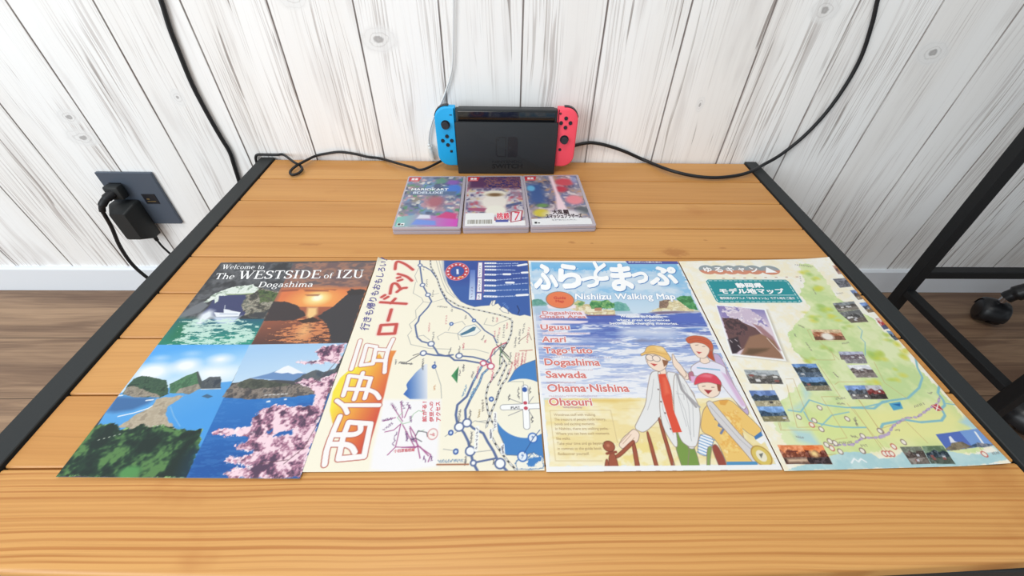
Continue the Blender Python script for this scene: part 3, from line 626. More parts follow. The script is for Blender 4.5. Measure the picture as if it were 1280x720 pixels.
# serif italic capitals drawn with broad and thin strokes
TH, TN = 0.155, 0.06
def arc(cx, cy, rx, ry, a0, a1, n=14, thick=TH, thin=TN):
    P, Wd = [], []
    for k in range(n + 1):
        a = math.radians(a0 + (a1 - a0) * k / n); P.append((cx + rx * math.cos(a), cy + ry * math.sin(a))); Wd.append(thin + (thick - thin) * abs(math.cos(a)) ** 1.5)
    return (P, Wd)
def S(*p, w=TH): return ([*p], [w] * len(p))
def srf(x, y, r=0.16): return ([(x - r, y), (x + r, y)], [0.055, 0.055])
GL = {
 'W': (1.18, [S((0.12, 0.97), (0.38, 0.0)), S((0.38, 0.0), (0.62, 0.9), w=TN), S((0.56, 0.97), (0.80, 0.0)), S((0.80, 0.0), (1.08, 0.97), w=TN), srf(0.1, 0.97), srf(0.55, 0.97), srf(1.08, 0.97, 0.13)]),
 'T': (0.80, [S((0.40, 0.0), (0.40, 0.96)), S((0.04, 0.96), (0.76, 0.96), w=0.075), S((0.05, 0.96), (0.05, 0.76), w=TN), S((0.75, 0.96), (0.75, 0.76), w=TN), srf(0.40, 0.03, 0.18)]),
 'E': (0.78, [S((0.2, 0.0), (0.2, 0.97)), S((0.06, 0.965), (0.68, 0.965), w=0.07), S((0.2, 0.51), (0.55, 0.51), w=TN), S((0.06, 0.035), (0.72, 0.035), w=0.07), S((0.67, 0.97), (0.67, 0.78), w=TN), S((0.72, 0.04), (0.74, 0.25), w=TN), S((0.55, 0.40), (0.55, 0.62), w=TN)]),
 'S': (0.66, [arc(0.33, 0.74, 0.23, 0.22, 20, 250), arc(0.31, 0.26, 0.25, 0.24, 70, -160), S((0.24, 0.55), (0.42, 0.46), w=0.17), S((0.56, 0.95), (0.56, 0.72), w=TN), S((0.07, 0.05), (0.07, 0.3), w=TN)]),
 'I': (0.46, [S((0.23, 0.0), (0.23, 0.97)), srf(0.23, 0.965, 0.18), srf(0.23, 0.035, 0.18)]),
 'D': (0.88, [S((0.2, 0.0), (0.2, 0.97)), S((0.05, 0.965), (0.42, 0.965), w=TN), S((0.05, 0.035), (0.42, 0.035), w=TN), arc(0.40, 0.5, 0.37, 0.465, -90, 90)]),
 'Z': (0.76, [S((0.1, 0.96), (0.7, 0.96), w=0.075), S((0.05, 0.04), (0.7, 0.04), w=0.075), S((0.62, 0.95), (0.12, 0.05)), S((0.1, 0.96), (0.08, 0.76), w=TN), S((0.7, 0.04), (0.73, 0.26), w=TN)]),
 'U': (0.88, [S((0.2, 0.97), (0.2, 0.3)), arc(0.45, 0.3, 0.25, 0.28, 180, 360, 14, TH, TN), S((0.70, 0.3), (0.70, 0.97), w=TN), srf(0.2, 0.965, 0.17), srf(0.70, 0.965, 0.14)]),
 'h': (0.66, [S((0.15, 0.0), (0.15, 1.0), w=0.12), arc(0.34, 0.36, 0.18, 0.28, 160, 0, 10, 0.12), S((0.52, 0.36), (0.52, 0.03), w=0.12), srf(0.16, 0.03, 0.12), srf(0.52, 0.03, 0.1), srf(0.09, 0.97, 0.07)]),
 'e': (0.58, [arc(0.29, 0.32, 0.2, 0.31, 0, 310, 18, 0.12), S((0.1, 0.34), (0.49, 0.38), w=TN)]),
 'l': (0.34, [S((0.17, 0.0), (0.17, 1.0), w=0.12), srf(0.17, 0.03, 0.13), srf(0.11, 0.97, 0.07)]),
 'c': (0.54, [arc(0.30, 0.32, 0.2, 0.31, 40, 320, 16, 0.12)]),
 'o': (0.62, [arc(0.31, 0.32, 0.22, 0.31, 0, 360, 22, 0.13)]),
 'm': (0.98, [S((0.14, 0.0), (0.14, 0.62), w=0.12), arc(0.31, 0.36, 0.17, 0.25, 160, 0, 8, 0.12), S((0.48, 0.36), (0.48, 0.03), w=0.12), arc(0.65, 0.36, 0.17, 0.25, 160, 0, 8, 0.12), S((0.82, 0.36), (0.82, 0.03), w=0.12), srf(0.14, 0.03, 0.1), srf(0.48, 0.03, 0.1), srf(0.84, 0.03, 0.1)]),
 't': (0.40, [S((0.2, 0.08), (0.2, 0.85), w=0.12), S((0.04, 0.6), (0.36, 0.6), w=TN), S((0.2, 0.05), (0.36, 0.08), w=TN)]),
 'f': (0.40, [S((0.17, 0.0), (0.17, 0.8), w=0.12), arc(0.30, 0.82, 0.13, 0.17, 180, 40, 8, 0.1), S((0.03, 0.6), (0.34, 0.6), w=TN), srf(0.17, 0.03, 0.12)]),
 'g': (0.60, [arc(0.28, 0.4, 0.18, 0.22, 0, 360, 18, 0.11), arc(0.29, -0.13, 0.23, 0.17, 0, 360, 18, 0.1), S((0.18, 0.2), (0.18, 0.04), w=0.1), S((0.42, 0.55), (0.56, 0.6), w=TN)]),
 'a': (0.58, [arc(0.26, 0.2, 0.17, 0.19, 0, 360, 16, 0.11), S((0.44, 0.06), (0.44, 0.45), w=0.12), arc(0.28, 0.44, 0.16, 0.18, 0, 160, 8, 0.11), S((0.44, 0.05), (0.56, 0.06), w=TN)]),
 's': (0.48, [arc(0.24, 0.47, 0.15, 0.15, 20, 250, 10, 0.11), arc(0.23, 0.17, 0.17, 0.16, 70, -160, 10, 0.11), S((0.18, 0.36), (0.31, 0.29), w=0.12)]),
 'i': (0.34, [S((0.17, 0.0), (0.17, 0.62), w=0.12), srf(0.17, 0.03, 0.13), srf(0.12, 0.6, 0.06), ([(0.17, 0.80), (0.17, 0.94)], [0.13, 0.13])]), ' ': (0.36, [])}
def serif(words, P0, P1, up, m, parent, fn, name, h=0.0002):
    """words = [(text, cap height)], laid from P0 to P1; up = page vector of a cap of height 1"""
    V, F = [], []; x = 0.0
    for wd_, hh in words:
        for ch in wd_:
            adv, strokes = GL[ch]
            for P, Wd in strokes:
                b = len(V)
                for i, (px_, py_) in enumerate(P):
                    q0, q1 = P[max(i - 1, 0)], P[min(i + 1, len(P) - 1)]; tx, ty = q1[0] - q0[0], q1[1] - q0[1]; L = math.hypot(tx, ty) or 1
                    for s_ in (-0.5, 0.5): V.append((x + (px_ - ty / L * Wd[i] * s_) * hh, (py_ + tx / L * Wd[i] * s_) * hh))
                for i in range(len(P) - 1): F.append((b + 2 * i, b + 2 * i + 2, b + 2 * i + 3, b + 2 * i + 1))
            x += (adv + 0.03) * hh
    V = np.array(V); P0, P1, up = np.array(P0), np.array(P1), np.array(up)
    uv = P0 + V[:, :1] / x * (P1 - P0) + V[:, 1:] * up
    hh = h + 0.00001 * (np.arange(len(uv)) % 2)
    me = bpy.data.meshes.new(name); me.from_pydata(fn(uv[:, 0], uv[:, 1], hh).tolist(), [], F); return link(name, me, m, parent)

# ---------------------------------------------------------------- three game cases
def case_art(kind):
    a = Art(95, 155, 0.9, (120, 110, 130)); n1, n2, n3 = a.fbm(20, 10 * kind + 1, octs=2), a.fbm(13, 10 * kind + 2, octs=2), a.fbm(9, 10 * kind + 3, octs=2)
    full = (slice(None), slice(None)); R_ = [(0, 0), (95, 0), (95, 155), (0, 155)]
    def layer(n, lo, hi, col, op=1.0): a.put(full, np.clip((n - lo) / (hi - lo + 0.10), 0, 1) * op * 0.85, col)
    if kind == 1:
        a.A[:] = (126, 130, 160); layer(n1, .5, .6, (110, 150, 190)); layer(1 - n1, .55, .66, (150, 140, 120)); layer(n2, .56, .64, (196, 150, 160)); layer(1 - n2, .58, .66, (80, 90, 120)); layer(n3, .62, .7, (232, 226, 214)); layer(1 - n3, .64, .7, (90, 150, 110))
        a.ell((82, 112), 16, 22, (90, 130, 215), 5, .8); a.ell((78, 136), 18, 12, (150, 100, 180), 5, .7); a.ell((58, 140), 14, 10, (110, 150, 130), 4, .7); a.ell((54, 72), 20, 26, (176, 104, 116), 9, .75)
        a.poly([(8, 92), (86, 92), (88, 106), (8, 106)], (104, 120, 150), 3, .7)
        a.grad([(0, 0), (95, 0), (95, 22), (60, 30), (30, 34), (0, 26)], (130, 205, 190), (216, 80, 190), (0, 20), (92, 16), 3); a.poly([(24, 6), (62, 4), (60, 16), (30, 20)], (120, 150, 228), 4)
        a.poly([(60, 26), (92, 20), (92, 36), (74, 42)], (210, 70, 130), 4); a.poly([(30, 22), (52, 22), (50, 32), (34, 34)], (226, 226, 240), 3, .9)
    elif kind == 2:
        a.A[:] = (206, 200, 206); layer(n1, .5, .62, (170, 160, 180)); layer(n2, .56, .66, (150, 120, 140)); layer(1 - n2, .58, .68, (214, 190, 150)); layer(n3, .6, .7, (190, 90, 110)); layer(1 - n3, .62, .7, (96, 92, 130))
        a.poly([(0, 112), (95, 112), (95, 155), (0, 155)], (96, 60, 96), 10, .8); a.speck([(30, 118), (95, 112), (95, 155), (30, 155)], [(90, 60, 100), (160, 110, 80), (120, 80, 120), (60, 50, 100)], 7, 3, (.35, .65), 3)
        a.ell((47, 70), 30, 34, (240, 232, 222), 10, .85); a.ell((48, 96), 26, 12, (236, 228, 210), 4); a.ell((48, 92), 18, 8, (130, 100, 70), 4, .8); a.ell((48, 44), 20, 16, (244, 240, 226), 4)
        a.poly([(4, 44), (30, 40), (34, 50), (4, 52)], (170, 90, 120), 3); a.poly([(66, 52), (92, 62), (92, 70), (66, 60)], (90, 100, 140), 3)
        a.poly([(0, 0), (95, 0), (95, 14), (0, 14)], (248, 246, 246)); a.poly([(0, 4), (46, 4), (46, 36), (0, 36)], (246, 246, 244))
        rng = random.Random(3); x = 4.0
        while x < 42: 
            wd_ = rng.choice((.8, 1.4, 2.2)); a.poly([(x, 6), (x + wd_, 6), (x + wd_, 17), (x, 17)], (150, 146, 134)); x += wd_ + rng.choice((.8, 1.4))
        a.poly([(72, 10), (88, 14), (92, 42), (74, 38)], (246, 240, 244), 0, 1, (176, 60, 80), 1.0); a.poly([(48, 10), (68, 10), (68, 16), (48, 16)], (80, 90, 170))
    else:
        a.A[:] = (150, 140, 150); layer(n1, .5, .62, (110, 120, 160)); layer(1 - n1, .56, .66, (196, 170, 176)); layer(n2, .56, .66, (80, 80, 110)); layer(n3, .62, .7, (226, 214, 214)); layer(1 - n3, .62, .7, (190, 150, 120))
        a.poly([(0, 60), (34, 60), (30, 130), (0, 130)], (70, 96, 150), 10, .7); a.ell((8, 112), 9, 12, (110, 180, 220), 4); a.ell((70, 132), 22, 16, (206, 84, 96), 6, .9); a.ell((60, 108), 16, 14, (190, 66, 84), 6, .8); a.ell((78, 72), 18, 18, (236, 140, 150), 6, .85)
        a.poly([(44, 155), (52, 155), (54, 100), (62, 40), (44, 40), (48, 90)], (246, 218, 226), 4, .9); a.ell((18, 34), 16, 14, (214, 196, 70), 5, .9); a.ell((22, 56), 14, 8, (110, 150, 90), 4, .8); a.ell((88, 140), 8, 20, (150, 160, 200), 5, .8); a.ell((86, 40), 14, 14, (90, 96, 104), 5, .9)
        a.ell((54, 30), 40, 17, (232, 226, 230), 8, .85); a.poly([(0, 0), (95, 0), (95, 16), (60, 22), (0, 17)], (243, 243, 244), 1.5)
    a.poly([(0, 155), (22, 155), (18, 139), (0, 139)], (206, 56, 66)); a.poly([(5, 151), (10, 151), (10, 144), (5, 144)], (250, 240, 240)); a.poly([(11, 151), (16, 151), (16, 144), (11, 144)], (250, 240, 240), 0, .85); a.line([(4, 141.6), (17, 141.6)], 1.0, (250, 230, 230))
    if kind != 2: a.poly([(3, 3), (14, 3), (14, 10), (3, 10)], (250, 250, 250)); a.poly([(4, 4), (8, 4), (8, 9), (4, 9)], (30, 30, 34)); a.ell((11, 6), 1.6, 1.6, (30, 30, 34))
    return a
shell = mat('frosted case plastic', (196, 186, 196), 0.2, 0.0, 0.3, 0.5, 0.25)
CASES = [(1, (-0.1845, 0.4452), (-0.0817, 0.4468), 'game case with rainbow stripe, leftmost of three in front of the dock'),
         (2, (-0.0790, 0.4480), (0.0222, 0.4510), 'game case with white barcode sticker, middle of the three'),
         (3, (0.0240, 0.4515), (0.1255, 0.4560), 'game case with black Japanese title on white, rightmost of three')]
for kind, p0, p1, lab in CASES:
    w = math.hypot(p1[0] - p0[0], p1[1] - p0[1]); ux, uy = (p1[0] - p0[0]) / w, (p1[1] - p0[1]) / w; H = 0.1625
    t = thing('game_case', lab, 'game case', ((p0[0] + p1[0]) / 2, p0[1] + H / 2, FL), 'game cases in front of the dock')
    def F3(a, b, d, p0=p0, ux=ux, uy=uy): return Vector((p0[0] + ux * a - uy * b, p0[1] + uy * a + ux * b, FL + d))
    bm = B(); prism(bm, rrect(0, w, 0, H, 0.003, 3), F3, 0.0, 0.0054, 0.0006, 1); obj('case_tray', bm, shell, t, 30)
    bm = B(); prism(bm, rrect(0, w, 0.0008, H, 0.003, 3), F3, 0.0058, 0.0108, 0.0006, 1); obj('case_lid', bm, shell, t, 30)
    mx, my = 0.0030, 0.0045; sw, sh = (w - 0.0030 - 0.0052) / 95.0, (H - 0.009) / 155.0
    def fn(u, v, h, p0=p0, ux=ux, uy=uy, sw=sw, sh=sh):
        a = mx + u * sw; b = my + v * sh
        return np.stack([p0[0] + ux * a - uy * b, p0[1] + uy * a + ux * b, FL + 0.01115 + h], -1)
    cv = sheet('cover_art', case_art(kind), fn, t, 0.0003)
    if kind == 1:
        text('MARIOKART', [(10, 108), (72, 108), (10, 115)], white_ink, cv, fn, bold=0.02)
        text('8DELUXE', [(14, 97), (64, 97), (14, 104)], ink('pale', (206, 214, 226)), cv, fn, bold=0.03)
    elif kind == 2:
        text('桃鉄', [(50, 18), (71, 18), (50, 36)], ink('red', (214, 56, 84)), cv, fn, bold=0.03); text('桃鉄', [(50, 18), (71, 18), (50, 36)], white_ink, cv, fn, 0.0001, 0.03, 0.06)
        text('7', [(77, 14), (86, 14), (79, 38)], ink('red', (214, 56, 84)), cv, fn)
    else:
        text('大乱闘', [(36, 30), (62, 30), (36, 42)], ink('title black', (40, 26, 34)), cv, fn, bold=0.04)
        text('スマッシュブラザーズ', [(24, 18), (82, 18), (24, 30)], ink('title black', (40, 26, 34)), cv, fn, bold=0.04)
        text('SPECIAL', [(32, 11.5), (72, 11.5), (32, 14.5)], ink('title grey', (150, 150, 156)), cv, fn)

dfn = lambda u, v, h: np.stack([np.asarray(u, float), np.full(np.shape(u), DF - 0.00005) - np.asarray(h), np.asarray(v, float)], -1)
for s_, q in (('NINTENDO', face([(-0.0377,0.638,0.367),(0.016,0.638,0.368),(-0.0376,0.638,0.3718)])), ('SWITCH', face([(-0.0386,0.638,0.3564),(0.0168,0.638,0.3575),(-0.0385,0.638,0.3648)]))): text(s_, q, logo, dock, dfn, 0.0001, 0.02, 0, 'wordmark')
# ---------------------------------------------------------------- four brochures
CW = {1:[(-0.4044,0.0842),(-0.194,0.081),(-0.4064,0.3754),(-0.1941,0.3803)],2:[(-0.1943,0.0869),(0.02,0.0868),(-0.1924,0.3803),(0.0168,0.3816)],3:[(0.0213,0.0854),(0.2344,0.0858),(0.0179,0.3816),(0.23,0.3812)],4:[(0.2357,0.0847),(0.445,0.0888),(0.2317,0.3812),(0.451,0.3889)]}
def page(b, lift=None):
    q = [np.array(p) for p in CW[b]]
    def fn(u, v, h):
        s = (np.asarray(u, float) / 210.0)[..., None]; t = (np.asarray(v, float) / 297.0)[..., None]
        xy = q[0] * (1 - s) * (1 - t) + q[1] * s * (1 - t) + q[2] * (1 - s) * t + q[3] * s * t
        z = FL + 0.0018 + np.asarray(h, float) + (lift(np.asarray(u, float), np.asarray(v, float)) if lift else 0.0)
        return np.concatenate([xy, np.broadcast_to(z, s.shape[:-1])[..., None]], -1)
    return fn
def inner(b, fn, parent):
    """folded pages under the cover"""
    a = Art(210, 297, 7.0, (240, 236, 226)); g = lambda u, v, h: fn(np.clip(u, .7, 209.3), np.clip(v, .7, 296.3), h - 0.0006)
    return sheet('inner_pages', a, g, parent, 0.0009)
def A4(base): return Art(210, 297, 0.62, base)
FULL = (slice(None), slice(None))
# ---- brochure one: four photographs of the coast
fn = page(1, lambda u, v: 0.0006 * (u / 210))
t = thing('brochure', 'glossy travel brochure with four coast photographs, leftmost on the table', 'brochure', (-0.30, 0.22, FL), 'travel brochures laid in a row')
a = A4((74, 76, 80))
n1, n2, n3 = a.fbm(30, 1), a.fbm(9, 2), a.fbm(4, 3)
# cave with boat
TL = [(-2,298.8),(99,293.8),(103.2,149),(-0.4,149.4)]
a.speck(TL, [(54, 56, 60), (78, 80, 84), (104, 106, 110), (70, 72, 80)], 22, 5, (.25, .75), 0.3)
a.poly([(-3.6,191),(6.9,210.7),(15.3,220),(25,212.5),(21.1,200.2),(0.5,189.4)], (118, 122, 128), 2, .9)
a.poly([(26.1,212.5),(24.7,231.9),(49.8,235),(62.6,229.7),(78,194),(24,194.5)], (64, 70, 112), 2)
a.speck([(64.6,212.1),(63.6,228.9),(68.8,245.4),(102.1,235.4),(101.6,215.7),(101.1,204.3),(100.8,189.6),(77.5,192.8)], [(70, 70, 66), (128, 122, 108), (178, 172, 156), (110, 112, 100)], 9, 6, (.3, .7), 2)
a.speck([(73.3,240),(102.5,234.4),(102.6,219),(85.6,215.9)], [(58, 76, 52), (104, 124, 76), (84, 90, 70)], 6, 7, (.3, .7), 2, .9)
a.speck([(16.2,217.9),(18.9,225),(22.5,234.3),(38,245.9),(62.1,250.3),(73.1,241.8),(71,234.4),(51.6,231.2),(29.9,229.3),(32.1,219.8),(31.3,215.8),(26.5,223.9),(22.1,218.6)], [(150, 166, 150), (214, 228, 214), (244, 248, 242), (226, 236, 226)], 5, 8, (.26, .66), 1.2)
a.line([(37.5,231.7),(56,231.8),(69.2,233.1)], 2.0, (150, 170, 120), .7)
a.grad([(-2.6,189.1),(101.7,188.3),(103.6,149),(-0.4,149.4)], (42, 96, 122), (36, 150, 128), [(48.7,188.7)][0], [(51.5,152.5)][0], 1)
a.poly([(-2.6,189.1),(27.5,187.6),(26.3,149.3),(-0.4,149.4)], (26, 120, 88), 14, .7)
a.poly([(23.9,178.6),(22.7,197),(29.8,205),(35.9,202.7),(40.2,193.8),(35.5,184.5),(32.4,177.9)], (236, 242, 248), 7, .9)
a.poly([(37.8,193.1),(52.1,193.1),(68.7,192.9),(72.4,194.1),(68,179.8),(50,181.4)], (200, 214, 236), 4, .9)
w = a.win([(-22.6,188.1),(117.3,148.9)], 1); D = a.sd(w, [(18.4,180.1),(66.2,183.7),(94.1,169.3),(98.4,149.5),(21.9,149.9)])
a.put(w, np.clip((a.fbm(5, 12, 2.2, .5)[w] + np.clip(D / 40, -.3, .12) - .52) / .05, 0, 1) * .9, (214, 240, 226))
a.poly([(37.1,200.1),(49.3,199.1),(46.1,205.8),(52.7,204.4),(57.7,202.4),(68.9,199.8),(69.8,192.9),(43.7,192.4)], (240, 244, 250), .5); a.line([(45.6,197.5),(67,196.7)], .7, (110, 130, 170)); a.line([(47,206.4),(44.7,212.3)], .7, (230, 234, 240))
a.poly([(96.8,199.6),(101.1,204.3),(101,189),(81.3,191.6),(85.6,199.7)], (66, 68, 72), 2, .9)
# sunset
TR_ = [(99,293.8),(215.1,295.1),(210,149),(103.2,149)]
a.poly(TR_, (150, 104, 88))
a.grad([(99,293.8),(215.1,295.1),(213.1,238.4),(101.6,239.7)], (108, 92, 94), (176, 116, 92), [(149.8,292.1)][0], [(157.3,242.6)][0]); a.speck([(104,293.7),(215.1,295.1),(214.6,241.9),(104.7,250.5)], [(110, 96, 98), (170, 124, 104), (120, 96, 96)], 24, 9, (.35, .65), 2, .6, 1.6)
a.grad([(102.2,241.5),(211.5,240.1),(209.2,206.5),(104.7,207.5)], (226, 124, 76), (244, 142, 82), [(151.3,239.1)][0], [(158.6,208.6)][0], 6)
a.ell([(152.3,222.6)][0], 42, 26, (250, 176, 96), 18, .95); a.ell([(152.8,223.3)][0], 19, 15, (255, 236, 160), 10); a.ell([(152.6,223.9)][0], 8, 7, (255, 252, 226), 4)
for q in ([(129.7,240.1),(162.1,238.3),(163,235.5),(133.6,235.8)], [(135.4,230.2),(153.9,230.7),(152.7,227.3),(138.7,227.5)], [(101.6,239.7),(124.8,240.8),(123.7,237.3),(103.2,235.5)], [(155.6,240.5),(172.4,239.5),(170.8,236.8)]): a.poly(q, (150, 84, 66), 2, .7)
a.grad([(104.3,208.4),(208.9,207.5),(210,149),(103.2,149)], (176, 100, 72), (94, 62, 56), [(152.8,205.5)][0], [(160.1,157.5)][0], 1)
a.poly([(146,207.1),(158,207),(161.5,195.9),(155.1,185.1),(149.1,192.8)], (250, 206, 140), 4, .9)
w = a.win([(112.8,187),(213.3,148.5)], 1); D = a.sd(w, [(134.7,180.8),(173.3,182.9),(178.3,160.2),(171.3,149.2),(137.9,149.3),(135.9,166.1)])
a.put(w, np.clip((a.fbm(4.5, 13, 2.0, .5)[w] + np.clip(D / 50, -.3, .14) - .5) / .06, 0, 1) * .85, (236, 150, 96))
a.ell([(155.1,168.9)][0], 12, 20, (252, 196, 130), 10, .6)
a.poly([(100.2,219.1),(117.1,216.9),(130.4,211.4),(143.3,200.4),(148.3,193.5),(137.5,185.3),(102.6,185.2)], (66, 58, 60), 1, 1, None, 0, 1.0, 6, 3)
a.poly([(162.7,192.1),(177,207.8),(188.8,231.7),(198.6,239.2),(208.6,237),(210.4,149.6),(192.1,149.7),(179.6,176.9),(170.5,185)], (64, 62, 66), 1, 1, None, 0, 1.4, 5, 4); a.poly([(185.9,233.5),(191.5,239.3),(205.7,239.1),(208,229.8),(192.4,226.5)], (58, 54, 56), 1, 1, None, 0, 2.5, 4, 5)
a.poly([(142,185),(152,187.9),(157.6,190.9),(164.3,187.2),(169.4,185),(160.5,181.8),(149.8,181.3)], (70, 52, 46), .6, 1, None, 0, .8)
# sand bar bay
a.grad([(-3.4,149.3),(102.3,148.8),(105.6,92.6),(-3.7,81.8)], (84, 172, 244), (206, 232, 250), [(47,148.5)][0], [(58.3,102.5)][0])
for c_, rx, ry, o_ in (([(46.9,119.8)][0], 20, 13, .9), ([(79.2,128.1)][0], 18, 10, .9), ([(14.2,130.2)][0], 13, 6, .6), ([(44.6,136.3)][0], 14, 6, .5), ([(16.2,111.5)][0], 26, 16, .8), ([(81.2,110.1)][0], 34, 14, .7)): a.ell(c_, rx, ry, (246, 250, 253), 8, o_)
a.grad([(-3.1,85.4),(105.2,99.7),(112.4,-0.5),(-3.2,18.7),(5.6,26.4)], (98, 172, 232), (74, 160, 232), [(42.7,93.8)][0], [(68.3,48.8)][0])
a.poly([(-2.7,81.8),(39.3,80.7),(35.2,72.6),(24.2,65.3),(8.8,62.5),(0.5,63.5)], (62, 112, 168), 4, .8)
a.speck([(3,84.2),(1.2,95.8),(2.1,102.5),(8.5,107.1),(22.5,104.3),(36.8,100.7),(49.1,84.2),(42.3,80.7),(16.4,81.1)], [(40, 66, 54), (66, 98, 74), (54, 84, 66)], 5, 20, (.3, .7), 1.0)
a.speck([(3.2,83.6),(2.2,92.6),(8.2,94.3),(22.8,88.4),(37.3,84.2),(42.4,80.5),(16.5,80.9)], [(120, 112, 100), (170, 160, 144), (140, 132, 116)], 5, 21, (.3, .7), 1.0)
a.speck([(49.1,85.4),(43.3,96.3),(52.8,105),(63,112.4),(73.1,100.7),(77.7,90.9),(67.8,84.6)], [(64, 106, 78), (88, 136, 98), (74, 118, 84)], 5, 22, (.3, .7), .6)
a.speck([(55.6,85.2),(56.4,90.9),(69.7,96.3),(75,96.3),(77.9,90.4),(68.1,84.2)], [(130, 124, 112), (168, 160, 146)], 5, 23, (.3, .7), 1.0); a.poly([(62.2,111.4),(63.4,112.4),(73.9,99.9),(77.7,90.9),(72.2,96.3)], (76, 84, 84), .6)
a.speck([(77.8,89.9),(73.6,99.7),(79.6,105),(89.7,105.2),(93.1,101.7),(97.5,90.9),(85.3,89.5)], [(56, 66, 78), (92, 98, 102), (76, 84, 90)], 5, 24, (.3, .7), .6); a.line([(78,89.9),(97.4,90.4)], .8, (226, 232, 236))
a.speck([(40.3,79),(68.3,83.7),(60.7,76),(56.2,69.9),(57.6,62.6),(66.8,53),(79.9,44.6),(49,43.5),(22.3,47.5),(30.8,61),(40.8,69.9)], [(166, 152, 132), (196, 182, 160), (182, 168, 146)], 8, 25, (.3, .7), 1.2)
a.line([(15,58.8),(27.8,62.7),(38.2,67.7),(40.5,70.3)], 1.2, (240, 246, 250)); a.line([(30.9,76.7),(37.2,77.6)], 1.4, (240, 246, 250)); a.line([(-2.7,81.8),(3.9,82.7)], 1.4, (236, 242, 248)); a.line([(58.6,69.9),(67.6,59.4),(79.8,48.4)], 1.0, (170, 204, 230), .45)
a.poly([(83,81.4),(87,84.2),(94.5,81.4),(90.5,79.1)], (66, 106, 140), .6)
TP = [(-7.1,44.3),(3.5,50.6),(16,51.4),(25.7,45.2),(36.3,46.1),(41.6,51.2),(50.6,47),(60.3,49.6),(77.2,46.3),(89.2,44.7),(101.9,45.6),(109.1,27),(112.7,-0.5),(-1.9,0.7)]
a.speck(TP, [(20, 42, 34), (46, 84, 52), (84, 130, 74), (154, 192, 122)], 4.5, 26, (.28, .68), 2.2); a.speck(TP, [(20, 42, 36), (30, 60, 44), (90, 134, 76)], 16, 27, (.3, .7), 2.2, .38)
for q in ([(12.8,34.3),(28.9,40.4)], [(49.7,48.7),(62.4,49.1)]): a.dash(q, .8, (206, 214, 196), .9, 3.2)
a.ell([(60.4,3.8)][0], 12, 8, (86, 150, 84), 3, .8)
# cherry blossom bay
a.grad([(101.4,148.8),(212.5,150.3),(204.6,106.2),(105.7,97.5)], (168, 206, 242), (196, 222, 244), [(153.1,148)][0], [(159.8,106.2)][0])
a.poly([(121.7,103.2),(138,108.8),(144.9,112.3),(175.2,109.7),(188.9,106.1),(170.4,99.7)], (112, 148, 196), 1.5)
a.poly([(143.8,110.8),(151.3,117.8),(155.2,119.6),(161,117),(175.8,109.2),(169,109.7),(164.3,108.2),(158.3,110.3),(152.3,109.2)], (244, 247, 252), .6)
a.speck([(166.6,98.7),(175.7,108.2),(186.5,113.8),(195.8,110.7),(208.7,116.9),(207.7,102.4),(192.1,96.3)], [(74, 84, 98), (98, 104, 108)], 6, 30, (.3, .7), .8)
a.grad([(105.8,79.6),(212,84.9),(211.6,0.3),(112,-0.5)], (40, 118, 196), (24, 92, 172), [(150.7,77.4)][0], [(161.3,12.5)][0]); a.poly([(110.4,19.5),(158.1,19.8),(166.9,-0.1),(112,-0.5)], (20, 84, 160), 30, .6)
w = a.win([(67.4,81.9),(237.5,0.5)], 1); D = a.sd(w, [(104.2,79.6),(212,84.9),(211.6,0.3),(112,-0.5)]); a.put(w, np.clip(D, 0, 1) * np.clip((a.fbm(5, 31, 2.5, .6)[w] - .55) / .1, 0, 1) * .25, (90, 150, 214))
a.speck([(103.9,81),(104.4,89.5),(109.1,96.8),(121.7,103.2),(141.3,100.7),(167.9,95.2),(190.1,96.3),(195.1,84.4),(177.2,81.1),(132.7,77.8)], [(76, 74, 76), (116, 106, 100), (150, 138, 128), (92, 88, 88)], 8, 32, (.28, .72), .8); a.speck([(108.9,95.1),(121.9,102.7),(141.5,100.2),(168.1,94.8),(145.2,91),(120.9,90.9)], [(66, 72, 66), (92, 96, 84)], 6, 33, (.3, .7), 1.5, .8); a.dash([(145.4,82.9),(167.9,84.4)], 1.2, (206, 206, 206), 2, 2)
a.poly([(149.7,76),(153.3,76.9),(154.2,74.6),(150.4,74.4)], (230, 236, 244), .5); a.poly([(166.1,78.6),(168.8,79.2),(169.4,77.2),(167.1,77)], (220, 226, 236), .5)
BLO = [(145,58.6),(151,67.3),(158.9,71.7),(177.2,70.2),(196.3,71.8),(195.8,82),(189.8,90.9),(171.3,97.2),(177.8,102.1),(194.8,100.7),(208.7,109.6),(209.9,0.3),(149.7,-0.1),(140.8,3.9),(152.7,8.2),(162.5,9.9),(137.2,15.1),(140.8,18.6),(158.6,18.7),(158.7,24.5),(142.5,27.2),(142.2,31.1),(153.6,32.1),(151.4,39.3),(123.9,38.8),(114.4,42.7),(118.6,45.7),(132.1,44.9),(145.4,48.6)]
for P_, sd_ in ((BLO, 40), ([(178.5,138),(185.1,145.1),(208.2,149.8),(208.2,122.9),(195.9,124.3),(189.7,123.8)], 41), ([(160.7,123.9),(178.2,126),(190.8,126.9),(192.1,122.7),(170.9,122.2)], 42)):
    a.speck(P_, [(140, 88, 114), (212, 150, 174), (247, 202, 215), (255, 238, 244)], 4.5, sd_, (.22, .60), 3.2, 1)
    a.speck(P_, [(90, 66, 92), (176, 120, 146), (252, 220, 230)], 9, sd_ + 7, (.25, .6), 3.0, .28)
for q in ([(170.4,38.1),(187.9,41.2),(186.4,45.1),(175.5,44.1)], [(161,43),(167.7,45.1),(168.2,39.1)], [(180.5,71.8),(195.1,75.1),(196.3,71.8)]): a.poly(q, (36, 100, 178), 1, .75, None, 0, 2, 4, 9)
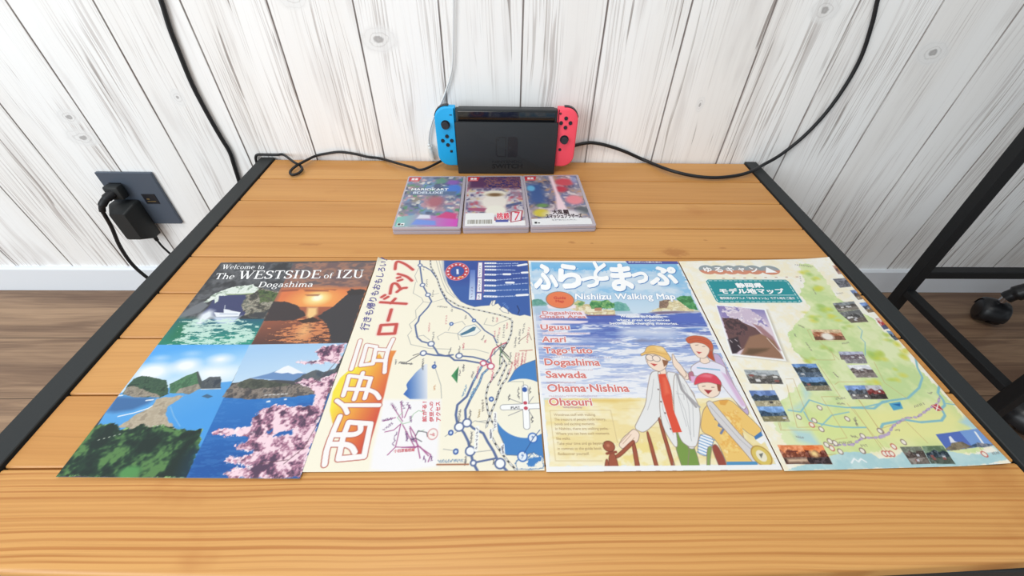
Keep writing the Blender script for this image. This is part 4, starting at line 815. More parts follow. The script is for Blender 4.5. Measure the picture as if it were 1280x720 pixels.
for q in ([(191.2,12.7),(203.8,27.6),(209.3,55.6),(207.8,98.7)], [(170.1,12.6),(193.4,16.4)], [(188,96.3),(197.3,106.2),(205.9,126.9)]): a.line(q, .9, (96, 66, 74), .6)
cov = sheet('cover', a, fn, t, 0.0004); inner(1, fn, t)
serif([('Welcome to', 1.0)], *[(7.5,282.8),(63.8,281.4)], np.subtract([(6.1,292.1)][0], [(7.5,282.8)][0]), white_ink, cov, fn, 'heading')
serif([('The', .72), (' ', 0.6), ('WESTSIDE', 1.0), (' ', .55), ('of', .66), (' ', .6), ('IZU', 1.0)], *[(7.6,261.5),(201,260.6)], np.subtract([(5.3,278.4)][0], [(7.6,261.5)][0]), white_ink, cov, fn, 'title')
serif([('Dogashima', 1.0)], *[(70.2,244.4),(140.1,244.3)], np.subtract([(69.4,255.3)][0], [(70.2,244.4)][0]), white_ink, cov, fn, 'subtitle')

# ---- brochure two: road map
def lift2(u, v):
    return 0.0004 + 0.0016 * np.clip((v - 230) / 67, 0, 1) ** 2 * np.clip((130 - u) / 130, 0, 1)
_p2 = page(2, lift2)
def fn2(u, v, h):
    """the far left corner curls up on a diagonal"""
    P = _p2(u, v, h); u = np.asarray(u, float); v = np.asarray(v, float)
    d = np.clip(12.0 - (u * 0.80 + (297 - v) * 0.60), 0, None) / 1000.0; r = 0.010; th = np.minimum(d / r, 1.5)
    back = d - r * np.sin(th); up = r * (1 - np.cos(th))
    P = P.copy(); P[..., 0] += back * 0.80; P[..., 1] -= back * 0.60; P[..., 2] += up; return P
t = thing('brochure', 'cream road map brochure with sideways Japanese title and blue sea, second from left', 'brochure', (-0.09, 0.22, FL), 'travel brochures laid in a row')
a = A4((252, 245, 224))
ORG = [(11.2,109.9),(27.5,119.8),(38.3,132)] + [(44.1,123.3),(48.2,136.3),(55.9,136.3)] + [(53.8,127),(54.5,72.8),(52.8,35.1),(51.6,15.1),(41.4,14.3),(31.4,25.5),(12.1,47.4),(5.5,60.9),(2.1,82.5),(4.7,100)]
c0 = np.array([(5.2,58.9)][0]); c1 = np.array([(54.8,47.1)][0]); dd = c1 - c0
def sunset(U, V):
    k = np.clip(((U - c0[0]) * dd[0] + (V - c0[1]) * dd[1]) / (dd @ dd), 0, 1)[..., None]; Y, O, R_ = np.array((252, 232, 70.)), np.array((242, 160, 66.)), np.array((214, 76, 62.))
    return np.where(k < .45, Y * (1 - k / .45) + O * k / .45, O * (1 - (k - .45) / .55) + R_ * (k - .45) / .55)
a.poly(ORG, sunset, 1.2)
SEA = (56, 96, 170); SEA2 = (66, 132, 200)
a.poly([(92.2,299.4),(210,298),(208.1,189.2),(200.7,191.9),(195,190),(185.6,193.4),(180,199.3),(172.3,204.8),(168.4,211.6),(164.5,209.7),(160.6,217.3),(157.8,208.1),(147.2,207),(139.5,205.4),(129.6,209.8),(121.5,215.4),(112.5,228.8),(102.7,248.3),(94.7,276.9)], SEA, 0, 1, (120, 130, 160), .3)
a.poly([(92.2,299.4),(210,298),(209.1,248.1),(141.8,245.2),(107.1,245.2),(99.8,257.6),(94.7,276.9)], (52, 82, 160), 10, .7)
a.poly([(186.9,109.4),(194.3,116),(209.5,122.7),(209.8,11.1),(201,16.6),(191.8,13.6),(176.8,14.4),(170.9,20),(174.2,25.7),(169.3,37.5),(167.3,55.2),(173.9,80),(179.5,94.3)], SEA2, 0, 1, (90, 110, 140), .3)
a.poly([(185.4,0.6),(184.1,6.6),(188.7,11.3),(194.6,9.7),(201,16.5),(209.3,12.7),(209.1,1.9)], (250, 246, 232), 0, 1, (60, 110, 170), .3, 1.0, 5, 5); a.poly([(194.6,9.7),(200.8,14.3),(208.1,11.1),(200.1,3.5),(195.8,5)], SEA2, .5, .8, None, 0, 2.5, 5, 6)
for q in ([(160.6,210.3),(162.5,217.3),(165.5,217.3),(164.2,208.9),(161.7,207.5)], [(170.3,202.1),(174.3,206.2),(180,200.7),(181.8,193.9),(174.2,196.7)]): a.poly(q, (252, 246, 232), 0, 1, (90, 100, 130), .3)
# round inset and its crossing roads
a.ell([(194.7,64.4)][0], 30.5, 33.5, (251, 246, 226), 0, 1)
for q in ([(174.1,63.6),(212.2,65.3)], [(196.6,87.1),(196.2,42.6)]): a.line(q, 6.6, (120, 120, 130)); 
for q in ([(174.1,63.6),(212.2,65.3)], [(196.6,87.1),(196.2,42.6)]): a.line(q, 5.6, (255, 255, 255))
for q in ([(179.2,74.1),(193.2,67.9)], [(178.9,54.3),(192.9,60.7)], [(198.6,60.7),(203.1,51.5)], [(199,67.8),(204.5,76)]): a.line(q, .6, (130, 130, 140))
for q, k in (([(180.2,78.1),(180,72.2)], 4), ([(189.7,87.1),(189.6,73.1)], 6), ([(180.7,63),(189.8,63.3)], 6), ([(201.5,53.3),(201.9,47)], 4), ([(201.4,87.1),(201.4,80)], 4)): a.scrawl(q, k, 3.0, (60, 60, 70), 5)
a.ell([(196.1,84.4)][0], 2.6, 3.0, (48, 92, 170)); a.ell([(196,68.6)][0], 2, 2, (200, 70, 90)); a.ell([(196.3,62.6)][0], 2, 2, (200, 70, 90))
# timetable on the sea
a.ell([(112.6,273.7)][0], 15.5, 18, (200, 60, 70), 0, 1, (230, 140, 150), .6); a.ell([(112.6,273.7)][0], 9.5, 11.5, (54, 86, 166))
for k in range(14):
    q = k * math.pi / 7; c_ = [(112.6,273.7)][0]; a.ell((c_[0] + 12.6 * math.cos(q), c_[1] + 14.8 * math.sin(q)), 1.5, 1.7, (246, 220, 224))
a.poly([(111,278.6),(113.9,278.6),(115.2,267.8),(112.2,267.8)], (240, 240, 248)); a.poly([(116.8,264.6),(122.7,260.7),(113,260.1)], (236, 160, 90))
a.grad([(130.2,276.9),(137,277),(139.3,218.1),(131.5,218.2)], (90, 120, 196), (214, 226, 246), [(133,276.9)][0], [(135.2,221.6)][0])
for q in ([(140.4,293.1),(146.3,293.2),(147,261.4),(140.7,261.4)], [(141.1,260.1),(147,260.1),(147.5,232.6),(141,232.7)], [(141.2,230.2),(147.4,230.3),(147.5,218.2),(140.8,218.1)]): a.poly(q, (250, 250, 252), 0, 1, (150, 100, 150), .4)
for q, k in (([(143.3,287),(143.7,263.9)], 5), ([(143.8,256),(144.1,235.6)], 6), ([(144.1,227.3),(144.1,220.1)], 3), ([(134.5,243.7),(134.9,220.2)], 4)): a.scrawl(q, k, 3.4, (90, 80, 130), 8)
a.line([(148.9,293.1),(150,230.3)], .6, (190, 110, 160))
rng = random.Random(7)
for k, y in enumerate((47, 68, 88, 120, 156, 190, 222, 260)):
    f = lambda x, yy: (x, yy)
    A_ = [[(150.7,291.4),(164.3,291.4)], [(151.1,284.3),(164.1,284.3)], [(151.4,277.6),(164.4,277.2)], [(151.4,267.1),(164.4,266.8)], [(151.2,255.7),(164.5,255.3)], [(151.6,245.2),(164.3,244.8)], [(151.6,235.2),(164.3,235)], [(151.5,224.4),(166,223.9)]][k]
    a.line(A_, 3.4, (248, 249, 252)); a.scrawl(A_, 4, 1.6, (100, 120, 180), k)
    e_ = [[(165.6,290.4),(196.5,291)], [(165.6,284.3),(207.3,287.6)], [(165.7,277.6),(191.7,276.3)], [(165.7,267.1),(207.5,271)], [(165.8,255.6),(208.1,260.7)], [(165.9,245.1),(207.5,249.5)], [(165.9,235.6),(206.9,237.3)], [(166.8,223.9),(190.3,225)]][k]
    a.dash(e_, .9, (186, 204, 240), 9, 2.5); a.scrawl(e_, 10, 2.6, (214, 224, 246), k + 30)
for q in ([(196.3,286.3),(207.8,289.1)], [(176.2,267.8),(184.3,267.7)], [(201.2,271),(208.2,271.6)], [(179.6,250.7),(188.5,250.7)], [(192.7,226.2),(206,227.3)]): a.line(q, 4.0, (248, 249, 252))
a.line([(192.1,207.5),(194.9,199.3),(192.9,193.4)], 1.0, (30, 40, 80)); a.scrawl([(174.3,213),(181.9,202)], 5, 4, (130, 170, 230), 3)
# fuji and triangle peak, white inset panel
a.grad([(73.4,79.4),(76.5,85.5),(74.5,90.7),(75.6,94.4),(81.9,106.5),(90.1,117.5),(92.7,117.5),(98.5,73),(81.1,73.4)], (62, 112, 188), (232, 234, 240), [(74.8,90.7)][0], [(95.7,94.7)][0])
a.poly([(119.7,101.8),(126.5,114),(126.4,92.9)], (70, 150, 96)); a.poly([(123.4,104.1),(126.5,114),(126.4,92.9)], (50, 120, 80))
a.poly([(54.4,73.2),(81,72.7),(95.1,73)] + [(111.8,72.9),(116.1,4)] + [(80.6,-1.4),(58.2,1.6),(56.2,18.4),(56.5,47.1)], (251, 248, 249), 4)
MAG = (170, 84, 140)
for q in ([(76.8,46),(76.1,22.6),(93.9,21.7),(96.9,23.4)], [(76.1,22.6),(70.4,15)], [(93.9,21.7),(78.7,45.1)], [(86,41.4),(88.8,34),(96.9,23.4)], [(76.8,46),(71.3,39.6),(63.5,37.7)], [(70.5,52.8),(59.4,49)], [(78,48.8),(64.5,66.6)], [(79.1,52.7),(81.9,66.5)], [(77.3,52.7),(72.5,70.7)]): a.line(q, .9, MAG)
for q in ([(85.9,43.2),(91.9,34.6),(95.8,23.8),(99.8,11.8)], [(95.8,23.8),(108.9,14.9),(107.5,8.6)], [(98.1,22.9),(106.8,14.1)], [(81.7,22.2),(95.9,22.9)]): a.line(q, 1.0, MAG)
for q in ([(76.3,58.5),(72.3,52.7),(78.5,46),(84.9,47.9),(87,56.5),(91.5,60.5),(97,58.4)], [(94.8,37.6),(99.5,39.4)]): a.line(q, .6, (150, 190, 150))
for q in ([(92.7,33.7),(94.3,38.8),(102.4,37),(103.6,32.8)], [(89.6,29.5),(93.1,31.2),(99,27.8)]): a.line(q, .8, (80, 80, 90))
for k, q in enumerate(([(63.2,68.7),(69.9,60.6)], [(72.3,71.7),(77.4,62.5)], [(79,68.5),(83.4,62.5)], [(58.4,50),(68.2,51.8)], [(61.2,40.6),(69.1,47)], [(74.2,37.7),(73.6,23.5)], [(83.2,37.6),(85.6,28.6)], [(89.1,32.2),(92,28.6)])): a.scrawl(q, 5, 3.2, (100, 60, 110), k)
for k, q in enumerate(([(103.2,13.3),(104.6,8.6)], [(109,14.1),(110.3,10.2)], [(83.9,36.3),(85.8,29.5)], [(84.2,53.9),(86.7,48.4)])): a.scrawl(q, 4, 3.0, (110, 60, 120), 50 + k)
a.ell([(108.2,35.3)][0], 4.5, 5.5, (251, 246, 240), 0, 1, (220, 150, 150), .4); a.scrawl([(106.3,36.2),(109.6,34.5)], 3, 3, (200, 60, 70), 4)
# map: grey outlines, roads, railway
GR = (150, 152, 156)
for q in ([(59.4,251.4),(59.7,230.3),(71.8,221.7),(74.8,214.6),(82.8,213.2)], [(74.8,214.6),(67.4,199.5),(70.3,186.4),(63.7,176.2),(67.6,168.7)], [(68,166.3),(64.7,159),(70.5,145.1),(92.2,139.2),(116.5,138.1)], [(73.9,156.7),(82.6,159),(90.6,151.9)], [(61.5,251.4),(56.5,264),(60.4,286.3)], [(92.5,230.4),(79.3,224.6)], [(103.2,221.6),(84.7,213.2)], [(122.5,200.7),(110.7,204.8)], [(155.4,186.2),(151.9,176),(163.1,173.4),(170.4,178.5),(185.4,186.1)], [(101.2,151.8),(98.8,156.6),(107.1,163.7),(121.7,161.3),(124.2,151.8)], [(110.5,166.2),(113.2,176),(125.7,181.1),(129.9,174.8)], [(128.7,138),(142.6,138),(158.3,132.4)], [(80.2,300.7),(87.2,277),(93.9,254.5),(102.2,233.2),(113.1,221.6)], [(84.5,300.8),(90.4,276.9),(98.3,251.3),(108.4,230.3),(121.4,215.9)], [(101.3,113),(109.9,90.5),(112.4,74.5)], [(128.8,36),(146.9,49),(158.2,46.3)], [(148.5,48.1),(158.1,49),(157.4,41)], [(119.5,20.3),(130.2,18.7)], [(119.9,32.7),(125.6,37.8)], [(146.8,17),(164.8,19.2)], [(179.5,94.3),(195.2,94.3),(195.2,88.1)]): a.line(q, .55, GR)
a.poly([(121.7,161.3),(130.1,172.2),(140.8,176),(144.8,171),(148.6,166),(141.6,158.9),(127.4,156.5)], (246, 246, 236), 0, 1, (130, 140, 160), .3); a.poly([(124.5,160.8),(132.2,166.1),(139.2,172.2),(142.9,171.5),(141.3,166.1),(132.5,161.2),(126.4,158.4)], (70, 120, 150))
RD = (92, 112, 158)
for q, wd_ in (([(57.3,304.3),(60,286.3),(69.4,246.1),(78.9,227.4),(85,215.4),(81.9,204.9),(73.7,188.9),(73.5,181.2),(70.8,174.9),(73.7,163.8),(76.3,155.5),(82.1,149.6),(93.1,146.1),(98.2,139.2),(102.6,131.4),(110.6,128.8),(119,130.1)], 2.0), ([(86.2,132.6),(98.5,129.7),(115.7,128.2),(121.2,122.7),(133.1,122.3),(150.2,118.4),(162.1,115.2)], 2.2), ([(125.9,128.8),(141.4,127),(153.4,123),(163.7,116.3)], 2.0),
               ([(60.4,286.3),(68.6,281.9),(76.9,275.3),(87.4,257.7),(94.3,236.2),(103.8,216),(112.5,206.2),(124.4,200.7),(132.4,194),(139.6,183.6),(146.4,176),(153.1,166),(163.3,157.6),(167.2,147)], 1.7),
               ([(161,114.3),(152.4,104.1),(149.3,92.4),(140.9,72.4),(136.9,61),(138.2,48.2),(145.6,41.1),(155.2,35.9),(159.3,27.5),(164.9,18.4),(169.4,8.2),(176.7,-0.1)], 2.4), ([(152.9,118),(143.2,94.5),(137.4,76.3),(128.8,66.7),(128.1,55.5),(130.4,45.6),(137.4,36),(141.7,27.6),(144.6,16.2),(147.3,6.8),(151.2,0.1)], 2.4), ([(148.7,7.6),(167.8,11.4)], 1.8), ([(154.4,118.4),(170.4,140.1),(179.2,147)], 1.0)): a.line(q, wd_, RD); 
for q in ([(152.9,118),(143.2,94.5)], [(161,114.3),(152.4,104.1),(149.3,92.4),(140.9,72.4)]): a.dash(q, .8, (150, 210, 230), 3, 2)
for q in ([(62.8,120.4),(69.5,119.7),(75.4,125),(83,131.1)], [(75.5,129.4),(81.2,132)], [(64.7,118.3),(76.5,117.7)]): a.line(q, .9, (70, 72, 80))
a.line([(162.1,115.2),(160.2,127),(163.4,137.9),(172.2,144.7),(179.3,148.2)], 1.6, (206, 90, 120)); a.line([(151.9,118.4),(162,116.3)], 1.6, (206, 90, 120)); a.line([(193,135.5),(207,136.6)], 1.0, (190, 110, 100)); a.line([(193.6,150.5),(204.8,161.1),(207,151.5)], .7, (150, 120, 110))
RW = [(72.6,300.8),(75.4,283.6),(85.8,262.3),(92.2,242.2),(103.4,220.2),(120.1,207),(130,203.4),(147.4,198.8),(170.4,191.4),(181.7,186.1),(185.7,180.9),(183.9,161.1),(179.2,147),(173.9,140.1),(172.2,129)] + [(178.1,116),(171.7,98.6),(169.1,90.2)]
RW2 = [(174.5,122.9),(169.9,109.4),(158.8,90.3),(156.6,77.1),(158.7,60.9),(162,49.9),(166.9,42.7),(161.5,35.9),(166.3,25.8),(172.3,16),(178.2,8.2),(185.4,-0.2)]
RW3 = [(180.7,109.4),(177.9,98.6),(172.6,90.2),(165.9,68.4),(161.2,55.3),(158.2,42.7)]
for q in (RW, RW2, RW3): a.line(q, 1.7, (60, 62, 70)); a.dash(q, 1.1, (246, 246, 244), 3.4, 3.4)
for q in ([(172.1,137.9),(180.7,126.8)], [(166.9,144.7),(179,129)], [(170.4,129.1),(179.2,147)]): a.line(q, 1.0, (60, 64, 72))
for q in ([(170.4,137.9),(184,118.2)], [(172.2,147),(170.4,116.2)]): a.line(q, 1.0, (96, 130, 96))
for c_, r_, k in (([(60.4,286.3)], 2.6, 0), ([(69.4,246.1)], 3.0, 0), ([(78.9,227.4)], 3.0, 0), ([(93.1,146.1)], 3.4, 0), ([(86.2,132.6)], 3.2, 0), ([(125.9,128.8)], 3.4, 0), ([(161,114.3)], 3.6, 1), ([(152.8,118.4)], 3.2, 1), ([(132.3,42.6)], 4.2, 0), ([(139.4,46.8)], 4.0, 0), ([(144,18.3)], 4.2, 0), ([(170.9,6.4)], 4.4, 0), ([(147.3,7.1)], 2.4, 0)): a.ell(c_[0], r_, r_ * 1.05, (252, 252, 252), 0, 1, (206, 90, 120) if k else RD, .75)
for q in ([(162.2,73.2)], [(124.9,36.6)], [(131,17.9)], [(100.3,114.1)], [(139.7,182.3)], [(113.2,176.8)]): a.ell(q[0], 2.6, 3.0, (50, 92, 168)); a.ell(q[0], 1.2, 1.4, (210, 226, 246))
for q in ([(201.3,30.9)], [(191,13.1)]): a.ell(q[0], 4.2, 4.8, (236, 242, 250), 0, 1, (50, 110, 190), .6); a.scrawl([(q[0][0], q[0][1] - 2), (q[0][0], q[0][1] + 2)], 2, 3, (40, 90, 170), 2)
a.line([(208.5,39),(201.8,30.9),(192.6,15.9)], .6, (40, 80, 140))
for k, q in enumerate(([(166,57.2),(166.5,41)], [(162.2,39.3),(162.4,30.7)], [(149.6,41.9),(149,19.3)], [(173.1,24.1),(173.6,16)])): a.line(q, 3.6, (252, 252, 250)); a.scrawl(q, 6, 2.6, (70, 70, 90), k + 20)
DK, PK = (84, 84, 92), (200, 96, 110)
for k, (q, n_, c_) in enumerate((([(73.9,257.6),(75.4,242.3)], 4, DK), ([(84.8,236.3),(85,223.1)], 4, DK), ([(93.2,206.3),(105.9,204.8)], 6, DK), ([(111.9,202.2),(111.8,196.7)], 2, DK), ([(66.2,283.6),(66.3,275.3)], 2, DK), ([(87.1,178.7),(88.1,163.8)], 5, PK), ([(93.6,163.8),(94.9,148.4)], 6, DK), ([(106.2,191.5),(106.9,176.1)], 4, PK), ([(129.7,191.4),(129.3,183.7)], 3, DK), ([(116.4,140.3),(113.9,129.3)], 5, DK), ([(129.9,147.1),(129.5,138)], 5, PK), ([(125.8,142.6),(125.3,131.4)], 5, DK), ([(152.4,158.9),(150,150.6)], 3, DK), ([(154.4,151.7),(153.7,147)], 3, PK), ([(162.9,188.8),(162.6,179.7)], 3, DK), ([(167.5,187.4),(167.1,179.7)], 3, PK), ([(175.9,175.9),(174.7,154)], 6, DK), ([(168.6,161.1),(168.2,147)], 4, DK), ([(164.9,166.1),(164.3,154.1)], 4, PK), ([(170.4,170.9),(169.7,158.8)], 4, PK), ([(179.7,178.4),(178.8,168.5)], 4, PK), ([(189.2,156.3),(187.5,140.1)], 6, DK), ([(194.2,168.4),(192.4,144.6)], 8, DK), ([(200.2,178.4),(197.5,161.1)], 5, DK), ([(205.3,170.9),(201.4,146.9)], 8, PK), ([(196.4,133.3),(193.9,116.1)], 8, PK), ([(189.4,133.3),(186.3,114.1)], 8, PK), ([(183.4,133.5),(180.5,116.1)], 6, DK), ([(192,133.3),(189.7,114.1)], 8, PK), ([(200,135.5),(197.4,118.2)], 7, PK), ([(165.2,137.9),(164.4,129.1)], 4, DK), ([(87.2,125),(88,113.4)], 5, DK), ([(100.5,120.7),(99.7,113.4)], 5, (60, 90, 160)), ([(131.8,116.3),(131.3,112.6)], 3, DK),
                                 ([(142.5,107.3),(141.2,98.8)], 4, DK), ([(147.6,114),(146.7,98.7)], 7, (206, 70, 110)), ([(163.7,110.5),(161.8,94.5)], 7, (206, 70, 110)), ([(136.5,90.4),(133.1,76.4)], 7, (70, 130, 180)), ([(144.4,86.2),(140.1,72.4)], 7, (70, 130, 180)), ([(131.8,61),(131.5,46.5)], 7, DK), ([(142.3,60.9),(141.3,50)], 6, DK), ([(144.6,37.7),(143.9,22.7)], 8, DK), ([(140.3,13.1),(140.4,5.4)], 5, DK), ([(151.3,60.9),(149.9,52.6)], 4, (150, 120, 70)), ([(153.4,72.3),(154.6,59)], 6, (110, 100, 90)), ([(169.2,84.1),(167.8,74.2)], 5, DK), ([(132.3,116.2),(132,107.3)], 3, DK), ([(128.6,109.6),(128.1,102)], 3, DK), ([(87.9,119.8),(88.5,109.8)], 4, DK), ([(104,90.5),(103.8,84.4)], 3, (200, 130, 80)), ([(189.1,122.9),(186.9,109.4)], 6, PK), ([(184.5,120.5),(180.6,102.8)], 7, PK), ([(195.5,122.8),(193.4,116)], 4, PK), ([(164.9,9.9),(164.7,6)], 3, DK), ([(61.1,119.2),(76.5,117.7)], 6, DK), ([(57.4,123.3),(59.5,117.3)], 3, DK))):
    a.scrawl(q, n_, 3.0, c_, k + 100, .85)
a.line([(115.5,5.8),(142.9,5.9)], 1.6, (176, 120, 90)); a.scrawl([(116,8.9),(138.3,9.4)], 14, 3.2, (96, 130, 170), 77)
a.poly([(109.5,73.5),(176.7,5.1),(176.7,5)], (0, 0, 0), 0, 0)
def brush(strokes, wd_, fillc, edge, ew):
    for q in strokes: a.line(q, wd_ + 2 * ew, edge)
    for q in strokes: a.line(q, wd_, fillc)
def bend(q): return [tuple(p)[:2] for p in catmull([(x, y, 0) for x, y in q], 6)]
TW, TE_ = (253, 248, 246), (186, 88, 74)
brush([bend([(17.2,54.4),(15.8,39.1),(15.1,21.2),(17.3,6.6)]), [(27.2,48.1),(26.2,32.9),(27.9,11.6),(49.8,13.8),(48.4,46.4),(27.2,48.1)], bend([(15.7,35.2),(27.2,35.1),(36.3,35.6),(40.3,39),(38.8,45.7)]), bend([(16.2,25.8),(29.9,25.4),(36.5,22.8),(40.6,17.9)])], 5.2, TW, TE_, .85)
brush([bend([(9,72.2),(17.7,65.7),(23.1,58.2)]), [(18.5,66.8),(52,66.7)], [(13.1,102.5),(13.7,78.2)], [(26.4,106.1),(25.7,73.7)], [(36.3,99.1),(35.9,74.8)], [(13.1,102.5),(36.5,99)], bend([(15.6,86),(25.9,85.6),(36.3,85),(45,81.1),(50.3,74.8)])], 4.6, TW, TE_, .8)
brush([[(12.4,151.2),(13,110.9)], [(21.2,144.4),(21.7,116.1),(34.1,118.2),(32.5,142),(21.2,144.4)], [(34.5,138.2),(44.9,137.3)], [(35,122.5),(45.1,122.3)], bend([(49.2,153.2),(47,140.3),(46.7,125.2),(49,106.8)])], 4.6, TW, TE_, .75)
KAT = [[(30.7,174.9),(48.7,176.5),(49.2,161.8),(30.9,160.8),(30.7,174.9)], [(37.7,201),(37.5,182.5)], [(21.7,213.9),(54,211)], [(34.7,212.1),(38.7,220.1)], [(21.1,223.2),(24.4,226.8)], [(25.5,220.2),(29,223.7)], bend([(30.4,229.5),(29.7,246.9),(35.2,248.3),(42.6,237.9)]), bend([(49.2,240.7),(43.5,239.3),(38.5,232.8)]), bend([(33.4,268.1),(45.4,263),(54,254.6)]), [(34,260.1),(37.3,261.6)], [(36,254.2),(40.7,256.6)], bend([(27.7,277.6),(27.3,293.2),(39.4,288.4),(52,276.8)])]
for q in KAT: a.line(q, 7.0, (250, 216, 206), .7)
for q in KAT: a.line(q, 4.0, (205, 84, 76))
a.ell([(20.5,300.5)][0], 3.6, 3.2, (252, 245, 224), 0, 1, (205, 84, 76), 1.0)
cov = sheet('cover', a, fn2, t, 0.0004); inner(2, lambda u, v, h: fn2(u, v, h), t)
red, outl = ink('signal red', (204, 78, 68)), ink('dark red', (190, 84, 74))
text('行きも帰りもおもしろい！', [(17.9,166.3),(14.1,297),(7.3,168)], ink('violet', (92, 88, 144)), cov, fn2, .0002, .02, 0, 'subtitle')
crim = ink('crimson', (206, 58, 78))
for s_, tri in (('拡がる！', [(100.9,48),(98,70.2),(96.7,48)]), ('伊豆への', [(107.6,48),(104.6,70.2),(103.6,48)]), ('アクセス', [(114.2,48.7),(111.2,70.2),(109.8,48.3)])): text(s_, tri, crim, cov, fn2, .0002, .02, 0, 'caption')
text('小田原箱根線', [(75.8,17),(94.1,18.2),(75.3,20.3)], crim, cov, fn2, .0002, .01, 0, 'caption')

# ---- brochure three: walking map with painted family
fn = page(3, lambda u, v: 0.0007 + 0 * u)
t = thing('brochure', 'walking map brochure with a painted family on the beach, third from left', 'brochure', (0.125, 0.22, FL), 'travel brochures laid in a row')
a = A4((250, 249, 247)); INN = [(3.5, 5), (206.5, 5), (206.5, 293.5), (3.5, 293.5)]
hz = [(54.9,198.4)][0][1]
a.grad(INN, (206, 226, 242), (140, 196, 234), (0, hz), (0, 292)); a.poly([(3.6,284),(209,285.5),(207.6,268.6),(2.6,267.2)], (92, 178, 234), 16, .75, None, 0, 6, 40, 2)
a.speck([(1.2,276.2),(210.5,277.7),(206.7,231.3),(0.4,230.4)], [(150, 200, 236), (186, 216, 240), (214, 230, 244)], 26, 3, (.3, .7), 8, .5, 2.0)
# water
WT = [(3.5, hz)] + [(101.4,193.8),(141.9,194.8),(206.4,197.7)] + [(206.5, hz + 3)] + [(206.5, 60)] + [(157.9,73.6),(104.6,74.6),(52,72.4)] + [(2,75.4)]
wy0 = [(31.5,74.8)][0][1]
def sea(U, V):
    k = np.clip((hz - V) / (hz - wy0), 0, 1); s1 = a._w1; s2 = a._w2
    deep = np.array((84, 112, 190.)); midc = np.array((140, 164, 218.)); pale = np.array((220, 226, 242.)); wh = np.array((246, 246, 250.))
    kk = k[..., None]; base = np.where(kk < .35, deep * (1 - kk / .35) + midc * kk / .35, midc * (1 - (kk - .35) / .65) + pale * (kk - .35) / .65)
    m = np.clip((s1 - (.60 - .30 * k)) / .09, 0, 1)[..., None]; base = base * (1 - m * .9) + wh * m * .9
    m2 = np.clip((s2 - .60) / .06, 0, 1)[..., None] * (1 - kk) * .8; return base * (1 - m2) + np.array((72, 92, 176.)) * m2
w = a.win(WT, 1); f1, f2 = a.fbm(7, 60, 4.5, .55), a.fbm(9, 61, 5, .45)
a._w1, a._w2 = f1[w], f2[w]
D = a.sd(w, WT); a.put(w, D / a.res + .5, sea)
a.poly([(162.2,192.2),(205.4,195),(206.5,176.8),(169.5,178.6)], (90, 112, 196), 5, .8); a.poly([(45.3,188.1),(99.5,189.5),(96.6,175.1),(45.9,176.5)], (88, 106, 186), 6, .75); a.poly([(166.9,167.4),(187.3,164.9),(202.7,171.7),(185.7,171.1)], (92, 132, 206), 3, .7); a.poly([(49.4,155.6),(84.8,158.3),(82.8,147.6),(51.9,145)], (110, 136, 206), 10, .6)
a.poly([(110.3,150),(123.2,154.6),(130.6,152.3),(150.6,152.9),(142.4,149.4),(118.8,148.2)], (134, 142, 178), 3, .8); a.poly([(143.1,151.7),(156.2,153.5),(169,151.1),(155,149.4)], (150, 160, 196), 3, .7)
a.poly([(102.5,172.3),(161.9,172.3),(174.1,163.7),(156.8,155.2),(99.4,157.6)], (240, 242, 248), 14, .7); a.poly([(-1,204.8),(12.1,203.3),(7,137.3),(-2,137.3)], (214, 222, 238), 8, .7)
# hills
a.speck([(0.3,217.4),(5.5,219.8),(12.2,218.7),(18.8,211.1),(18.5,207.2),(0.2,206.4)], [(92, 156, 142), (126, 182, 168)], 8, 62, (.3, .7), 1); a.poly([(0.3,207.1),(21.2,208),(19.9,192.6),(0.4,192.5)], (176, 200, 222), 6, .8)
a.speck([(105.8,214.6),(111.6,213.9),(116.5,209.8),(120.8,200.8),(119.7,198.1),(102.4,198.1)], [(96, 164, 156), (130, 190, 178)], 8, 63, (.3, .7), 1); a.speck([(100.3,212.4),(108.2,215.5),(117.2,211.2),(121,200.2),(118.7,197.8),(100.9,197.7)], [(96, 164, 156), (130, 190, 178)], 8, 63, (.3, .7), 1); a.poly([(101.1,198.5),(120.7,198.8),(123.2,194.3),(100,193.6)], (186, 208, 226), 2, .9)
a.speck([(47,201.8),(53.1,214.4),(61.6,211.2),(72.5,209.7),(80,201.9),(101.7,200.4),(100.1,192.8),(69.6,192),(61.2,194.2)], [(236, 224, 180), (206, 186, 140), (244, 236, 206)], 8, 64, (.3, .7), 1)
a.speck([(51.7,212.8),(58,217.6),(66.5,214.4),(65.8,209.7),(56,203.4)], [(96, 150, 96), (150, 180, 120), (210, 206, 150)], 5, 65, (.3, .7), 1.5)
a.speck([(71.1,208.1),(76,217.7),(84.7,216.2),(96.1,217),(102.8,211.4),(101.7,202.7),(91.1,201.9),(80.3,203.4),(73.4,201.9)], [(56, 128, 76), (92, 160, 96), (150, 190, 120)], 6, 66, (.3, .7), 1.5)
a.line([(62.9,190.8),(99.9,191.6)], 1.6, (150, 96, 96), .8); a.line([(61.4,195),(99.1,198.1)], .8, (170, 130, 96), .7); a.poly([(76.6,204.2),(86.1,204.7),(84.9,198.5),(76.1,198.5)], (190, 140, 110), .8, .7)
a.speck([(143.6,197.5),(158.2,205.1),(164.4,216.2),(176.1,219),(185.7,217.7),(199.8,201.1),(205.7,198.4),(163.9,197.6)], [(240, 228, 188), (214, 196, 150), (246, 240, 214)], 9, 67, (.3, .7), 1.2)
a.speck([(161.5,216.2),(172.4,219.7),(174.7,217.6),(167,205.1),(157.8,203.7)], [(160, 130, 108), (120, 96, 84), (186, 160, 130)], 5, 68, (.3, .7), 1.2, .85)
a.speck([(183.6,220.6),(194.4,226.4),(204.5,226.4),(205.1,205.2),(204.4,200.4),(194.7,203.1),(189.4,210.6)], [(60, 140, 84), (104, 176, 112), (60, 130, 76)], 7, 69, (.3, .7), 1.4)
